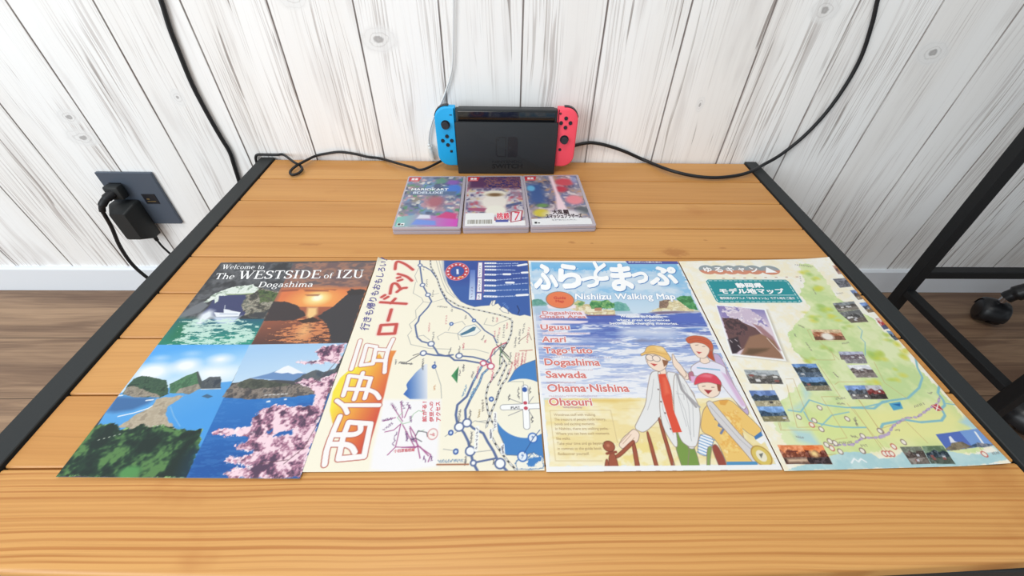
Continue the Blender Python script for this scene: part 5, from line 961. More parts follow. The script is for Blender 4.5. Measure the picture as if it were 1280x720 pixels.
a.poly([(142.3,196.2),(156.3,198.2),(175.8,198.9),(205.8,197.3),(174.5,194.8),(154.8,192.9)], (128, 112, 140), 2, .85)
# beach
BE = [(1.3,74.9),(53.4,74.8),(100.9,73.5)] + [(104.6,74.6),(157.5,72.4)] + [(206.5, 70), (206.5, 5), (3.5, 5), (3.5, wy0 - 1)]
BE = [(3.5, wy0 - 2)] + [(31.5,74.8),(75.3,74.1)] + [(100.5,74.6),(140,73.8)] + [(206.5, wy0), (206.5, 5), (3.5, 5)]
a.speck(BE, [(246, 226, 164), (250, 236, 190), (252, 242, 210)], 16, 70, (.3, .7), .8, 1, 2.5); a.poly([(5.2,74.2),(75.3,74.1),(100.6,72),(74.3,69.1),(31.1,71.3)], (236, 204, 120), 3, .8); a.speck([(67.4,26.6),(140.4,26),(132.6,3.4),(59.1,4)], [(246, 226, 150), (250, 240, 200)], 12, 71, (.3, .6), 4, .8)
for k in range(26):
    rr = random.Random(k); x, y = rr.uniform(8, 200), rr.uniform(10, wy0 - 8); a.line([(x, y), (x + rr.uniform(6, 20), y + rr.uniform(-.5, .5))], .5, (222, 196, 140), .45)
a.poly([(135.5,298.6),(209.2,297.3),(209.8,290.9),(138.4,290.3)], (78, 88, 170))
# captions' pale plates
for q in ([(17.5,209.5),(54.6,208.8),(53.7,202.6),(19.7,202.5)], [(10.5,198.3),(62.9,198.5),(65.4,186),(6.9,185.9)], [(9.5,183.7),(65.3,182),(64.6,179.1),(54.5,177.2),(9,177.2)], [(8.9,176.2),(42.6,175.4),(42.6,167.3),(8.2,166.9)], [(9,164),(64.9,163.2),(64.4,160.3),(9.2,159.6)], [(9.6,158.3),(36.3,157.6),(35.2,148.3),(8.3,147.6)], [(9,144.4),(66.8,143.4),(65.9,141.4),(9.3,141.4)]): a.poly(q, (246, 232, 240), 1.5, .75)
a.ell([(35.7,218.3)][0], 17.5, 15, (240, 130, 84), 0, 1, (150, 130, 110), .5)
# family
SK, OUT = (252, 228, 208), (150, 130, 120)
def rounded(P):
    P = [(x, -9.0 if y < 8.5 else y) for x, y in P]
    for _ in range(2):
        Q = []
        for (ax, ay), (bx, by) in zip(P, P[1:] + P[:1]): Q += [(ax * .8 + bx * .2, ay * .8 + by * .2), (ax * .2 + bx * .8, ay * .2 + by * .8)]
        P = Q
    return P
W2 = lambda P, c, ed=OUT: a.poly(rounded(list(P)), c, 0, 1, ed, .28)
W2([(197.2,133.8),(204.5,129.2),(204.1,104.2),(203.8,82.3),(206.1,59.5),(202.4,53.5),(196.2,69.5),(194.2,107.1)], (200, 178, 214))
W2([(201.3,151.4),(201.4,140.2),(196.9,132.3),(195.7,120.2),(192.5,123.2),(188.9,127.7),(195.7,146.5)], (192, 84, 54))
W2([(166.2,114.3),(179.5,121.7),(191.6,122.3),(204.2,114.2),(201.1,102.8),(204.3,83.7),(206.1,64.5),(200.7,59.5),(192.6,82.4),(188.5,101.4),(174.1,100.1),(163.4,102.9)], (238, 234, 248)); a.poly([(196.6,107.1),(201.9,102.8),(206.1,64.5),(200.7,64.5)], (224, 190, 222), 2, .8)
W2([(149,124.1),(152.9,125.9),(154.6,117.3),(158.5,107.7),(161.6,101),(156.3,95.5),(152.4,101),(149,112.3)], SK); W2([(160.2,105.7),(166.6,108.5),(165,97.4),(158.3,94.5)], (190, 120, 140)); a.poly([(161.8,101.5),(169.7,100.9),(164.7,93.2),(160.1,93.2)], (232, 180, 220), 1)
W2([(181.6,127.7),(188.9,127.7),(190.4,120.2),(182.6,117.2),(178.5,120.2)], SK); W2([(175.5,147.2),(182.8,152.3),(194.9,151),(197,141.7),(194.1,133.8),(185.9,124.7),(179,125.9),(175.9,133.8)], SK)
W2([(172.7,152.3),(177.3,156.9),(186.3,159),(197.1,157),(202.2,150.4),(201.6,140.8),(196.3,134.4),(195.7,140.8),(192.6,145.9),(183.9,148.4),(174.6,145.9)], (208, 100, 66)); 
for q in ([(177.8,152.3),(186.3,155),(195.4,152.3)], [(179.4,149.7),(190.1,151.7),(198,145.9)]): a.line(q, .5, (160, 66, 44), .7)
a.line([(181.9,144),(185.2,144.6)], .6, (90, 60, 50)); a.line([(189.2,142.1),(192.1,142.1)], .6, (90, 60, 50)); a.poly([(179.3,135.1),(185.7,133.8),(181.4,131.4)], (206, 80, 80)); a.dash([(173.2,112.3),(195.8,109.3)], 2.0, (150, 190, 220), 3, 1.5)
# man
W2([(123.5,36.9),(132.9,38.6),(139.2,19.9),(135.2,8.3),(123.6,4.3),(122.8,16.1)], (126, 158, 74)); a.poly([(125.6,34.4),(131.5,34.3),(124.3,18.1)], (92, 130, 60), 1.5, .8)
W2([(123.7,37.8),(132,37.7),(133,19.3),(129.2,11.1),(121.5,5.2),(120.4,17.3)], (126, 158, 74))
W2([(134.4,112.3),(138,111),(136.4,102.4),(126.7,102.4),(130,111)], SK)
COAT = [(120.6,106.9),(129.3,108.3),(127.3,93.8),(122.2,77.5),(117,51.8),(117.4,34.4),(120,22.5),(126.3,18)] + [(129.7,21.4),(140.3,21.8),(147.5,36.6),(155.8,55),(158.3,69.6),(154.7,90.5),(152.3,102.9),(147.3,107.2)] + [(144.4,105),(137.5,107.7),(136,84.8),(131.9,60.8),(132,36.9),(123.3,36.1),(122.3,56.2),(121.1,77.5),(127.4,105.1)]
W2([(120.6,106.9),(130.1,108.8),(125.4,84.8),(119.5,60.8),(115,51.8),(95.7,35.7),(86.8,41),(94.5,51.9),(105.4,67.9),(111.1,84.9)], (238, 237, 236))
W2([(127.4,105.1),(131.1,108.8),(129,84.8),(126.2,60.8),(126.6,38.6),(123.3,22.1),(119.9,22.1),(114.8,40.9),(117.1,60.8),(125.8,89.9)], (240, 239, 238))
W2([(137,107.7),(145.9,106.1),(151.3,102.4),(155.1,87.3),(159.1,77.3),(139.4,20.3),(132.6,20),(132.1,36.4),(131.9,60.8),(136,84.8)], (240, 239, 238)); W2([(144.1,104.3),(152.1,103.8),(155.2,90.5),(158.3,67.2),(155.3,52.7),(141.7,22.4),(133.8,21.8),(127.7,27.9),(127.9,48.1)], (240, 239, 238))
a.poly([(128,104),(136.1,104.5),(135.9,84.8),(131,60.8),(131.8,36.9),(122.8,36.5),(123.1,56.2),(123.5,77.5)], (230, 84, 58)); a.poly([(130.9,100.3),(135.3,100.3),(133.5,79.9),(126.5,77.4)], (240, 110, 80), 2, .6)
for q in ([(126.5,92.5),(120.6,60.8),(122.7,34.4)], [(121.4,97.7),(113.1,75.1),(105.2,60.9)], [(146.2,100.3),(140.5,75),(138.2,42.8)], [(150.4,92.4),(147.7,65.3),(139.3,34.3)], [(139.8,79.8),(146.9,78.6),(145.5,72.5)]): a.line(q, .45, (168, 166, 170), .8)
for q in ([(140.8,82.6),(142.3,59.9),(137.9,27.8)], [(151.2,90.5),(151.6,64.7),(141.5,32.2)]): a.line(q, .45, (168, 166, 170), .8)
a.line([(147.7,104.3),(147.6,82.6),(157.9,64.2)], 2.6, (178, 174, 176)); a.line([(148.2,102.9),(146.8,84.8),(154.6,64.1)], 2.4, (170, 166, 168))
for c_ in ([(122.6,84.8)], [(121.3,70.3)], [(121.7,57.4)], [(121.9,40.3)]): a.ell(c_[0], .8, .9, (110, 70, 66))
W2([(86.8,41),(91.3,36.3),(88.5,29.4),(85.4,26),(82.3,28),(71.8,20),(68.5,24.1),(74.3,31.6),(81.3,36.8)], SK)
for q in ([(82.8,34.7),(72.9,25.5)], [(85,31.6),(76.4,23.4)], [(81.1,35.8),(70.9,26.5)]): a.line(q, .45, (196, 160, 130))
W2([(120,127.8),(125.2,132.5),(139,128.4),(143.5,121.6),(138.9,112.3),(130.7,107.2),(124.7,109.6),(119.9,116.6)], SK); a.poly([(137.7,123.6),(144.3,121.6),(141.6,117.1),(137,113.7)], (150, 100, 70), .8)
W2([(115.6,131.3),(121.3,134.2),(125,141.4),(131.9,144.4),(144.1,142),(146.4,133),(148.5,123.5),(144.2,121.3),(139.8,127),(130.8,131.9),(121.9,131.3),(116.1,128.4)], (242, 196, 116)); a.line([(121.6,133.6),(131.6,134.8),(145.5,130.7)], .5, (196, 146, 80)); a.poly([(133.8,142.6),(143.9,141.4),(145.2,133.6),(136.5,136)], (250, 216, 150), 2, .7)
for c_ in ([(124.7,126.1)], [(131.7,125)]): a.ell(c_[0], 4.2, 4.2, (252, 232, 216), 0, 1, (130, 120, 120), .35)
a.poly([(123.2,118.8),(130.8,117.1),(126.5,114.4)], (206, 70, 66)); a.line([(122.2,123.6),(120.5,120.8),(122.1,119.9)], .4, (170, 130, 110))
W2([(150.8,130.7),(152.5,131.9),(153.1,122.1),(156.8,115),(158.6,102.9),(154.6,98.9),(149.6,110.9),(147.3,116.5)], SK)
# fence
FB = (166, 88, 62)
for q in ([(81.3,28.1),(84.8,29.4),(82.6,4.2),(78.4,4.3)], [(97.4,37.1),(100.2,38),(99.9,4),(96.4,4.1)], [(112.5,51.8),(115.6,52.7),(114.7,3.9),(111.5,4)], [(48.5,4.5),(54,10.8),(56.4,10.8),(54.5,4.4)], [(65,14.6),(82.8,29.5),(85.3,27.2),(65.1,10.8),(61.3,14.6)], [(57.2,15),(64.1,17.3),(64.3,4.4),(54.5,4.4)]): W2(q, FB, (120, 56, 40))
a.line([(56.3,16.2),(64.9,17.7)], 2.4, (150, 76, 54)); a.ell([(59.5,23.2)][0], 5.2, 5.2, FB, 0, 1, (120, 56, 40), .4); a.ell([(58.9,24)][0], 2.2, 2.2, (200, 124, 96), 1.5)
W2([(153.8,22.3),(160.3,25.5),(162.6,9.8),(158.8,5.2),(154.6,4.8)], (158, 76, 62)); W2([(114.5,11.2),(115.2,7.2),(114,4.4),(112.4,4.4)], FB)
# child
W2([(148.7,36.5),(161.4,30.7),(146.5,12.2),(138.7,15.9)], (246, 248, 252))
for k in range(7):
    s_ = k / 6.0; p, q = np.array([(148.2,33.9)][0]) * (1 - s_) + np.array([(139.5,17.2)][0]) * s_, np.array([(159.8,28.5)][0]) * (1 - s_) + np.array([(146.5,13.4)][0]) * s_; a.line([tuple(p), tuple(q)], .9, (90, 150, 206))
W2([(149.8,21.3),(155.6,23.4),(148.2,9),(141.8,4.6),(138.6,7)], (140, 166, 90))
W2([(159.6,59.8),(169.3,68.4),(180.5,71.6),(192.6,72.5),(199.1,60.7),(209.4,40.6),(207.7,36.1),(200.2,30.7),(193.8,36.2),(190.2,42.6),(186.3,16.8),(191.1,7.6),(162.6,7.8),(162.3,30.2),(149.1,37.7)], (246, 204, 118)); a.speck([(171.7,57.3),(194.2,59.6),(185.1,18.9),(162.6,12.9)], [(250, 214, 130), (240, 182, 90), (252, 226, 160)], 9, 80, (.3, .7), 3, .8)
a.poly([(198.6,31.8),(207.8,37.3),(207.4,32.8),(198.6,28.5)], (70, 126, 186)); a.poly([(198.6,28.5),(207.5,32.2),(207.3,27.4),(201.7,24.1)], (252, 250, 250))
a.poly([(180.5,71.6),(191,72),(184.7,65.8),(180,66.6)], (232, 170, 80), 1); a.line([(168.9,50.1),(174.7,51.3),(169.4,43.2),(173.7,40.9),(168.4,35.3)], 2.0, (110, 130, 170), .85)
W2([(165.3,91.5),(174.1,93.7),(185.3,93.1),(188.2,86.4),(183,77.7),(174.1,74.1),(168.3,77.8),(164.8,83.8)], SK)
W2([(161.9,91.5),(167.8,100.9),(178.7,106.2),(189.2,103.1),(192,93.6),(188.7,86.4),(187,90.4),(178.7,93.7),(168.6,92.6),(162.3,89.9)], (226, 72, 92)); a.poly([(169.7,100.9),(178.2,104.8),(186.6,102.6),(182.8,98.6)], (240, 120, 136), 2, .7); a.poly([(185.9,91.5),(190.2,90.4),(186.6,82.4),(184,82.5)], (150, 80, 60), .6)
a.poly([(169.9,84.6),(178.5,83.5),(172.3,78.9)], (170, 50, 56)); a.line([(169.8,88.3),(172.8,88.8)], .6, (90, 60, 50)); a.line([(179,87.2),(181.7,87.2)], .6, (90, 60, 50))
W2([(166,68.4),(170.9,71.6),(174.1,68.3),(187.8,29.6),(201.4,10.6),(192.4,6.2),(179.8,25.4),(167.7,52.5)], (222, 218, 218)); a.line([(168.7,65.9),(183.7,29.7),(196.7,9)], .5, (170, 166, 170))
a.poly([(163,7.8),(191.2,7.8),(187.3,0.6),(160.1,0.9)], (84, 150, 196)); a.ell([(197,13)][0], 8.5, 9.5, (226, 200, 104), 0, 1, (190, 150, 70), .5); a.ell([(197,13)][0], 4.5, 5.5, (244, 236, 210)); a.poly([(195.3,14.7),(199.8,15.7),(195.9,10.6)], (120, 120, 110))
a.line([(8.7,60.8),(68.5,60.8),(68.2,26.7)], .5, (214, 190, 140)); a.line([(8.7,60.8),(9,9.7),(50.8,9.5)], .5, (214, 190, 140))
a.line([(8.5,184.8),(51.2,184.3)], .5, (220, 170, 180)); 
for q in ([(8.8,162.1),(59.6,162.1)], [(9.4,143.1),(61.7,143)], [(9.6,127.9),(83.6,126.3)], [(8.2,110.4),(59.3,109.7)], [(8,93.7),(38.5,93.6)], [(8.8,77.4),(58.3,77.3)], [(21.9,64.4),(40.7,63.9)]): a.scrawl(q, 26, 1.6, (186, 150, 160), 9, .6)
a.poly([(0, 0), (210, 0), (210, 4.6), (0, 4.6)], (250, 249, 247))
cov = sheet('cover', a, fn, t, 0.0004); inner(3, fn, t)
shade_blue = ink('title blue', (86, 136, 190)); rose = ink('rose', (204, 118, 112)); tx_w = white_ink
for ch, tri in (('ふ', [(5.7,238),(35,239.9),(6.1,286.1)]), ('ら', [(38.4,241),(66.4,242.2),(39.9,287)]), ('っ', [(68.6,242.2),(89.8,243),(69.3,261.7)]), ('と', [(86.4,256),(103.9,257.3),(89.6,294.4)]), ('ま', [(107.3,236.4),(133.7,238.2),(112.4,287)]), ('っ', [(137.6,250.6),(157.2,251.8),(138.6,271.1)]), ('ぷ', [(159.3,246.2),(195.3,248.6),(163.8,282.3)])):
    text(ch, [(p[0] + .7, p[1] - .9) for p in tri], shade_blue, cov, fn, .00014, .05, 0.01, 'title_shade'); text(ch, tri, tx_w, cov, fn, .0002, .05, 0, 'title')
tri = [(55.1,218.9),(182.8,219.5),(56.4,229.6)]
text('Nishiizu Walking Map', tri, shade_blue, cov, fn, .00014, .03, .03, 'subtitle_outline'); text('Nishiizu Walking Map', tri, tx_w, cov, fn, .0002, .03, 0, 'subtitle')
br_red = ink('brick', (200, 70, 60))
text('Guide', [(27.9,219.4),(43.1,219.5),(28.2,224)], br_red, cov, fn, bold=.02, name='caption'); text('Map', [(29.8,213.5),(40.2,213.5),(30,217.8)], br_red, cov, fn, bold=.02, name='caption')
text('Dogashima', [(11.8,192.5),(59.9,192.4),(11.4,198)], rose, cov, fn, bold=.012, name='place_name'); text('Onsen Area', [(7.7,186.3),(63.5,186),(7.7,191.3)], rose, cov, fn, bold=.012, name='place_name')
for s_, tri in (('Ugusu', [(7.8,168),(41.4,167.7),(7.8,175.7)]), ('Arari', [(7.8,148.4),(34.7,148.7),(8,156.9)]), ('Tago·Futo', [(9.1,132.5),(62.5,132.4),(8.8,140.9)]), ('Dogashima', [(8.4,116.1),(67.9,115.4),(8.2,124.9)]), ('Sawada', [(8.4,99.8),(50.7,99.3),(8.2,108.1)]), ('Ohama·Nishina', [(8.5,82.6),(92.1,82.2),(8.4,91.5)]), ('Ohsouri', [(8.8,66.4),(51.2,66.2),(8.5,74.9)])):
    text(s_, tri, tx_w, cov, fn, .00012, .03, .045, 'name_halo'); text(s_, tri, rose, cov, fn, .0002, .03, 0, 'place_name')
for s_, tri in (('Welcome to Nishiizu,', [(105.4,187.6),(157.2,186.4),(105.9,192.1)]), ('where great experiences', [(99.9,181.7),(163.7,181.5),(100.1,185.1)])): text(s_, tri, tx_w, cov, fn, name='caption', bold=.02)
text('become life-changing memories.', [(90.6,176.1),(172.2,175.7),(90.7,179.8)], tx_w, cov, fn, name='caption', bold=.02)
brown = ink('brown', (176, 150, 112))
for k, (s_, x1) in enumerate((('Wondrous stuff with walking.', 628), ('The treasure of people inside history,', 735), ('bonds and exciting moments.', 615), ('In Nishiizu, there are walking paths.', 752), ('Where you can have such moments', 755), ('like walks.', 350), ('Take your time and go beyond', 690), ('in contrast to the guide book.', 670), ('Rediscover yourself.', 535))):
    x0, y = 178 + k * 5.5, 163 + k * 49
    P_ = [np.array([(11.9,54.7)][0]) * (1 - k / 8.0) + np.array([(11.9,15)][0]) * (k / 8.0), None, None]
    P_[1] = P_[0] + np.array(((x1 - x0) * 0.0905 * 1.0, 0)); P_[2] = P_[0] + np.array((0, 2.6)); text(s_, P_, brown, cov, fn, name='body_text')
text('西伊豆町公式観光案内', [(139.6,292.8),(186.1,292.6),(139.9,296.7)], tx_w, cov, fn, name='caption')

# ---- brochure four: model spots map
def lift4(u, v):
    return 0.0008 + 0.004 * np.clip((u - 150) / 60, 0, 1) ** 2 * np.clip((60 - v) / 60, 0, 1) ** 1.5 + 0.003 * np.clip((u - 160) / 50, 0, 1) ** 2 * np.clip((v - 240) / 57, 0, 1) ** 2
fn = page(4, lift4)
t = thing('brochure', 'cream brochure with teal banner and green prefecture map, rightmost on the table', 'brochure', (0.34, 0.22, FL), 'travel brochures laid in a row')
a = A4((252, 246, 228)); a.speck([(0, 0), (210, 0), (210, 297), (0, 297)], [(253, 244, 216), (252, 247, 230), (253, 250, 240)], 12, 90, (.3, .7), 0)
LAND = [(163,286.8),(179.9,284.5),(182.7,260.6),(178.3,218.5),(187.8,199.6),(202.7,181.3),(199.7,147.2),(203.8,105.3),(207.3,75),(206.9,51),(202.2,25.9),(198,11.8),(165,9.7),(136.9,13.4),(111.3,18.7),(86.6,13.3),(57.4,9.5),(36.7,13.1),(15.8,16.6),(12.6,37.4),(16.4,61.5),(34.9,72),(63.3,90.6),(85.8,116),(78.9,137.6),(84.1,159),(111.1,181.3),(133.5,201.1),(134.1,225.8),(153,250.1)]
a.speck(LAND, [(204, 226, 160), (220, 234, 172), (232, 240, 190)], 26, 91, (.3, .7), 2.5)
a.poly([(100.3,66),(207.5,63.1),(208.8,38.4),(176.8,16.5),(120.6,18.1),(73.3,22.6)], (240, 238, 164), 16, .75); a.poly([(47.7,67.4),(116.2,61.6),(104.7,18.5),(51.4,13.3),(33.3,34.1)], (226, 236, 160), 16, .6)
for q in ([(26.1,41.5),(45.3,37.4),(47.5,23.3),(42.3,20.2),(26.2,27.3)], [(63.2,89.7),(68.4,79),(48.8,59.6),(34.8,59.9),(56.9,71.2)]): a.poly(q, (190, 222, 220), 5, .7)
SEAC = (186, 220, 222)
a.speck([(0.5,0.3),(53.1,13.2),(59,14.7)] + [(69.2,16),(89.3,13.9),(94.2,8.8),(107.7,9.4),(124.3,16.3),(161.6,14.4),(181.4,9.9),(209.1,10.7),(215.6,4.1),(172.1,-1.2),(105.9,-2.5)] + [(206, 0), (0, 0)], [(180, 216, 220), (198, 226, 226)], 14, 92, (.3, .7), 1.0)
a.poly([(198,42.3),(214.2,51.3),(214.2,22.4),(208.4,15.8),(203.9,36.6)], SEAC, 4, .9); a.poly([(212.1,25.9),(214.2,9),(208.1,5.9),(208.4,15.8)], SEAC, 3, .9)
rng = random.Random(6)
for q in ([(162.9,266.8)], [(168.4,254.7)], [(160.2,232.1)], [(127.5,188.8)], [(132.4,181.4)], [(150.8,198.1)], [(155,183.1)], [(116.4,137)], [(162,232.1)], [(153.3,199.3)], [(155,183.2)], [(196.2,149.8)], [(206.2,134.6)], [(166.3,125.4)], [(168.2,123.3)], [(160.9,168.9)], [(174.7,125.3)], [(169.5,97.7)], [(201.9,127.1)], [(178.3,101.9)], [(140.1,90.8)], [(169.3,125.5)], [(90,118.1)]):
    for k in range(3):
        a.ell((q[0][0] + rng.uniform(-6, 6), q[0][1] + rng.uniform(-6, 6)), rng.uniform(4, 8), rng.uniform(3, 7), rng.choice([(212, 218, 78), (190, 210, 96), (222, 220, 96), (170, 204, 110)]), 4, .75)
RV = (142, 196, 206)
for q, wd_ in (([(210.6,119.5),(204.1,108),(200,94.7),(186.9,82),(166.1,70.2),(137.3,67),(123.1,59.5),(100.8,61)], 2.2), ([(34.8,59.9),(46,57.6),(62.3,71),(74.8,64.7),(96.1,61.2),(116.2,61.6),(143,66.9)], 1.6), ([(212.2,85.7),(202.4,75.4),(201.7,67.2),(198.8,61.3),(192.2,57.6),(189.9,50),(182,44.6),(159.8,43.4),(146.2,46.4),(120.7,42.5),(116.5,39)], 2.4), ([(49.5,57.6),(49.5,48.2),(59.5,44.2),(71.5,41.1),(88.1,39.8),(101.6,39.5)], 1.6), ([(174.7,168.5),(175.8,161.6),(167.1,150.6),(168.2,144.2),(156.4,125.6)], 1.0), ([(200.4,63.3),(213.1,61)], 1.4), ([(58.5,42.4),(75.2,53.1),(94.9,56.3)], 1.2)): a.line(q, wd_, RV, .85)
OR = (206, 176, 120)
for q in ([(51.1,97),(59,96.8),(49.5,48.2)], [(32.1,90.6),(17.1,39),(54.3,38)], [(17.8,47.2),(16,38.5)], [(48.5,90.1),(33.7,41.2),(54.5,41.4)], [(96.4,115.7),(96.8,74.1),(76.7,74.3),(76.4,29.4),(63.7,28.1)], [(99.9,88.7),(105.5,91.7),(135.2,90.9)], [(99.1,66),(105.7,15.2)], [(114,69.6),(112.9,35.5)], [(88.7,115.9),(83.5,127.9)], [(95.4,120.9),(118.5,120.2),(121.3,131.7)], [(115,165.5),(111,164.6),(108.9,147.9),(145.9,146.9)], [(115.5,147.7),(123.4,120.5)], [(113.4,69.6),(113.5,37.3),(145.5,45.6),(150.9,22.3)], [(102,60.1),(102.4,13.5)], [(45,13.4),(56,14)], [(196.2,19.4),(194.5,9.5)], [(160.6,116.2),(154.3,89.3),(165.3,69.2)]): a.line(q, .5, OR, .9)
PT = [(54.7,21.5),(64,22.9),(77.2,22.5),(91.5,29.1),(103.2,28.8),(117.3,31.8)] + [(107.7,28.6),(118.4,31.8),(129.6,40.4),(147.6,48.3),(160.4,48.9),(179.8,58),(193.2,63.4),(201.1,71.3)]
a.dash(PT, 1.6, (170, 150, 190), 2.2, 2.4); a.dash(PT, 2.6, (196, 176, 206), 1.2, 6)
for k, q in enumerate(([(55.4,19.8)], [(52.4,23.2)], [(57.7,26.5)], [(61.6,16.3)], [(56.5,38.8)], [(49.6,43.6)], [(54.7,48.1)], [(88.6,49)], [(83.3,16.5)], [(67.9,61.9)], [(61.7,24.6)], [(92.6,30.8)], [(82.8,16.5)], [(128.1,23.8)], [(115.5,19.8)], [(102.2,13.2)], [(105.7,13.1)], [(109,13)], [(114,35.5)], [(194.5,9.5)], [(112.9,35.5)], [(41.3,52.2)])): a.ell(q[0], 2.2, 2.6, (248, 240, 226), 0, 1, (206, 96, 86) if k in (0, 5, 14, 15, 16, 17, 19) else (150, 130, 120), .4)
for k, (q, n_) in enumerate((([(156,284.9),(177.1,278.7)], 8), ([(152.1,261.1),(147.1,249.4)], 3), ([(159,284.9),(179.9,280.2)], 8), ([(155.9,235),(153.9,224.1)], 4), ([(181.3,225.5),(191,225.8)], 4), ([(104.8,172.8),(109.3,168)], 5), ([(92.6,159.4),(92,154.9)], 3), ([(99.3,146.1),(99.2,133.4)], 6), ([(140,142.8),(149.7,144.7)], 5), ([(89.9,71.9),(100.9,72)], 6), ([(88.4,66.3),(96.2,65.7)], 5), ([(95.4,48.8),(94.2,41.4)], 5), ([(65,24.6),(78.8,25.1)], 7), ([(107,103.8),(108.7,97.1)], 5), ([(27.4,32.5),(34.8,30.6)], 4), ([(191.7,76),(197,75.5)], 3), ([(165.3,60.3),(178.8,63.9)], 6), ([(97.8,50.6),(93.7,41.4)], 5), ([(80.9,31.1),(87,30.1)], 4), ([(201.3,9.7),(208.8,10.1)], 4), ([(128.3,36),(133.4,35.9)], 3), ([(84.3,21.5),(91,21.3)], 3))): a.scrawl(q, n_, 2.4, (120, 110, 110), k + 300, .7)
a.poly([(184.5,61.7),(192.9,63),(192.6,55.6),(185.1,54.9)], (196, 70, 80)); a.line([(186,61.3),(190.8,55.8)], 1.0, (250, 246, 240)); a.line([(192.5,62.5),(185.2,55.5)], 1.0, (250, 246, 240)); a.poly([(142.2,64.8),(155.2,66.5),(152.9,58.7),(141.4,56.7)], (90, 170, 206), 1); a.poly([(145.1,63.7),(153.8,64.5),(151.3,61)], (40, 110, 170), .8)
a.line([(65.6,5.6),(70.6,9.5),(72.6,6.3),(76.8,9.1),(79.8,6)], 1.4, (246, 250, 250)); 
# prints of photographs
def photo(q, cols, seed, n=0):
    """cols: sky, middle, ground"""
    q = [np.array(p, float) for p in q]; TLq, TRq, BRq, BLq = q
    L = lambda s, t_: tuple((TLq * (1 - s) + TRq * s) * (1 - t_) + (BLq * (1 - s) + BRq * s) * t_)
    rr = random.Random(seed); a.poly([tuple(p) for p in q], cols[0])
    a.speck([L(0, 0), L(1, 0), L(1, .45), L(0, .45)], [cols[0], tuple(min(255, c + 40) for c in cols[0])], 6, seed, (.4, .65), 0)
    top = [L(s_ / 6, .30 + rr.uniform(-.1, .14)) for s_ in range(7)]
    a.speck(top + [L(1, .72), L(0, .72)], [cols[1], tuple(max(0, c - 34) for c in cols[1]), tuple(min(255, c + 42) for c in cols[1])], 3.4, seed + 1, (.3, .7), .6)
    a.speck([L(0, .66), L(1, .62), L(1, 1), L(0, 1)], [cols[2], tuple(max(0, c - 28) for c in cols[2]), tuple(min(255, c + 30) for c in cols[2])], 4, seed + 2, (.3, .7), 0)
    for k in range(n):
        s_, t_ = rr.uniform(.08, .8), rr.uniform(.3, .75); a.poly([L(s_, t_), L(s_ + .14, t_), L(s_ + .14, t_ + .14), L(s_, t_ + .14)], rr.choice([(232, 230, 226), (70, 66, 66), (150, 90, 84), (206, 206, 210)]), .4, .85)
photo([(10.9,109.9),(47,107.8),(45,90.6),(10.2,92.2)], [(150, 156, 160), (120, 116, 112), (96, 92, 90)], 401, 6)
photo([(4.9,83.6),(31.7,83.2),(31,64.3),(4.5,65)], [(96, 124, 180), (70, 84, 96), (186, 176, 146)], 402, 1); photo([(4.5,65),(31,64.3),(29.8,47.6),(4.1,48.3)], [(120, 160, 214), (64, 88, 112), (150, 142, 108)], 403, 1)
photo([(67,115.9),(94.1,115.7),(92.6,98),(66.5,98.7)], [(92, 132, 190), (70, 82, 92), (96, 112, 130)], 404, 1); photo([(66.5,98.7),(92.6,98),(92.2,81.3),(65.7,81.9)], [(90, 130, 180), (60, 76, 84), (150, 140, 120)], 405, 1)
photo([(129,131.2),(140.4,131.3),(133.6,120.2),(125.8,120.4)], [(150, 150, 170), (120, 110, 120), (140, 130, 120)], 406); photo([(129.2,131.5),(156.8,130.8),(152,114.5),(128.9,115.2)], [(160, 164, 186), (124, 110, 118), (150, 146, 150)], 406, 2); photo([(127.4,112.9),(152.1,112.7),(151.8,96),(128.3,96.6)], [(226, 228, 234), (110, 98, 96), (150, 140, 136)], 407, 1)
photo([(108.6,87),(130.6,86.7),(126.9,70.2),(107.7,70.6)], [(120, 150, 206), (90, 96, 106), (110, 104, 104)], 408, 3); photo([(130.6,86.7),(147.6,86.3),(145.2,69.8),(126.9,70.2)], [(170, 170, 176), (140, 60, 60), (70, 62, 62)], 409, 3)
q = [(5.4,24.1),(28.8,23.3),(25.8,5.6),(4.5,6.1)]; photo(q, [(226, 130, 80), (150, 84, 60), (84, 56, 50)], 410); a.poly([(7.8,11.2),(27.2,11),(26.9,7.5),(7.3,7.2)], (246, 214, 180), 3, .8); a.line([(11.9,17.6),(21,17.7)], 1.2, (110, 50, 40)); a.line([(13.5,17.6),(12,12.4)], 1.0, (110, 50, 40)); a.line([(19.2,17.4),(18,12.6)], 1.0, (110, 50, 40))
q = [(28.8,23.3),(48.2,22.8),(47.4,4.9),(25.8,5.6)]; photo(q, [(236, 120, 60), (120, 62, 48), (64, 48, 50)], 411); a.ell([(36,15)][0], 6, 5, (255, 220, 150), 4)
photo([(121.1,19.2),(141.6,19.1),(138.8,2.9),(120.4,2.7)], [(120, 126, 110), (96, 84, 78), (130, 120, 112)], 412, 4); photo([(142.4,19.3),(163.2,19.5),(161.5,2),(139.5,2.9)], [(96, 120, 92), (60, 74, 84), (96, 106, 96)], 413, 4)
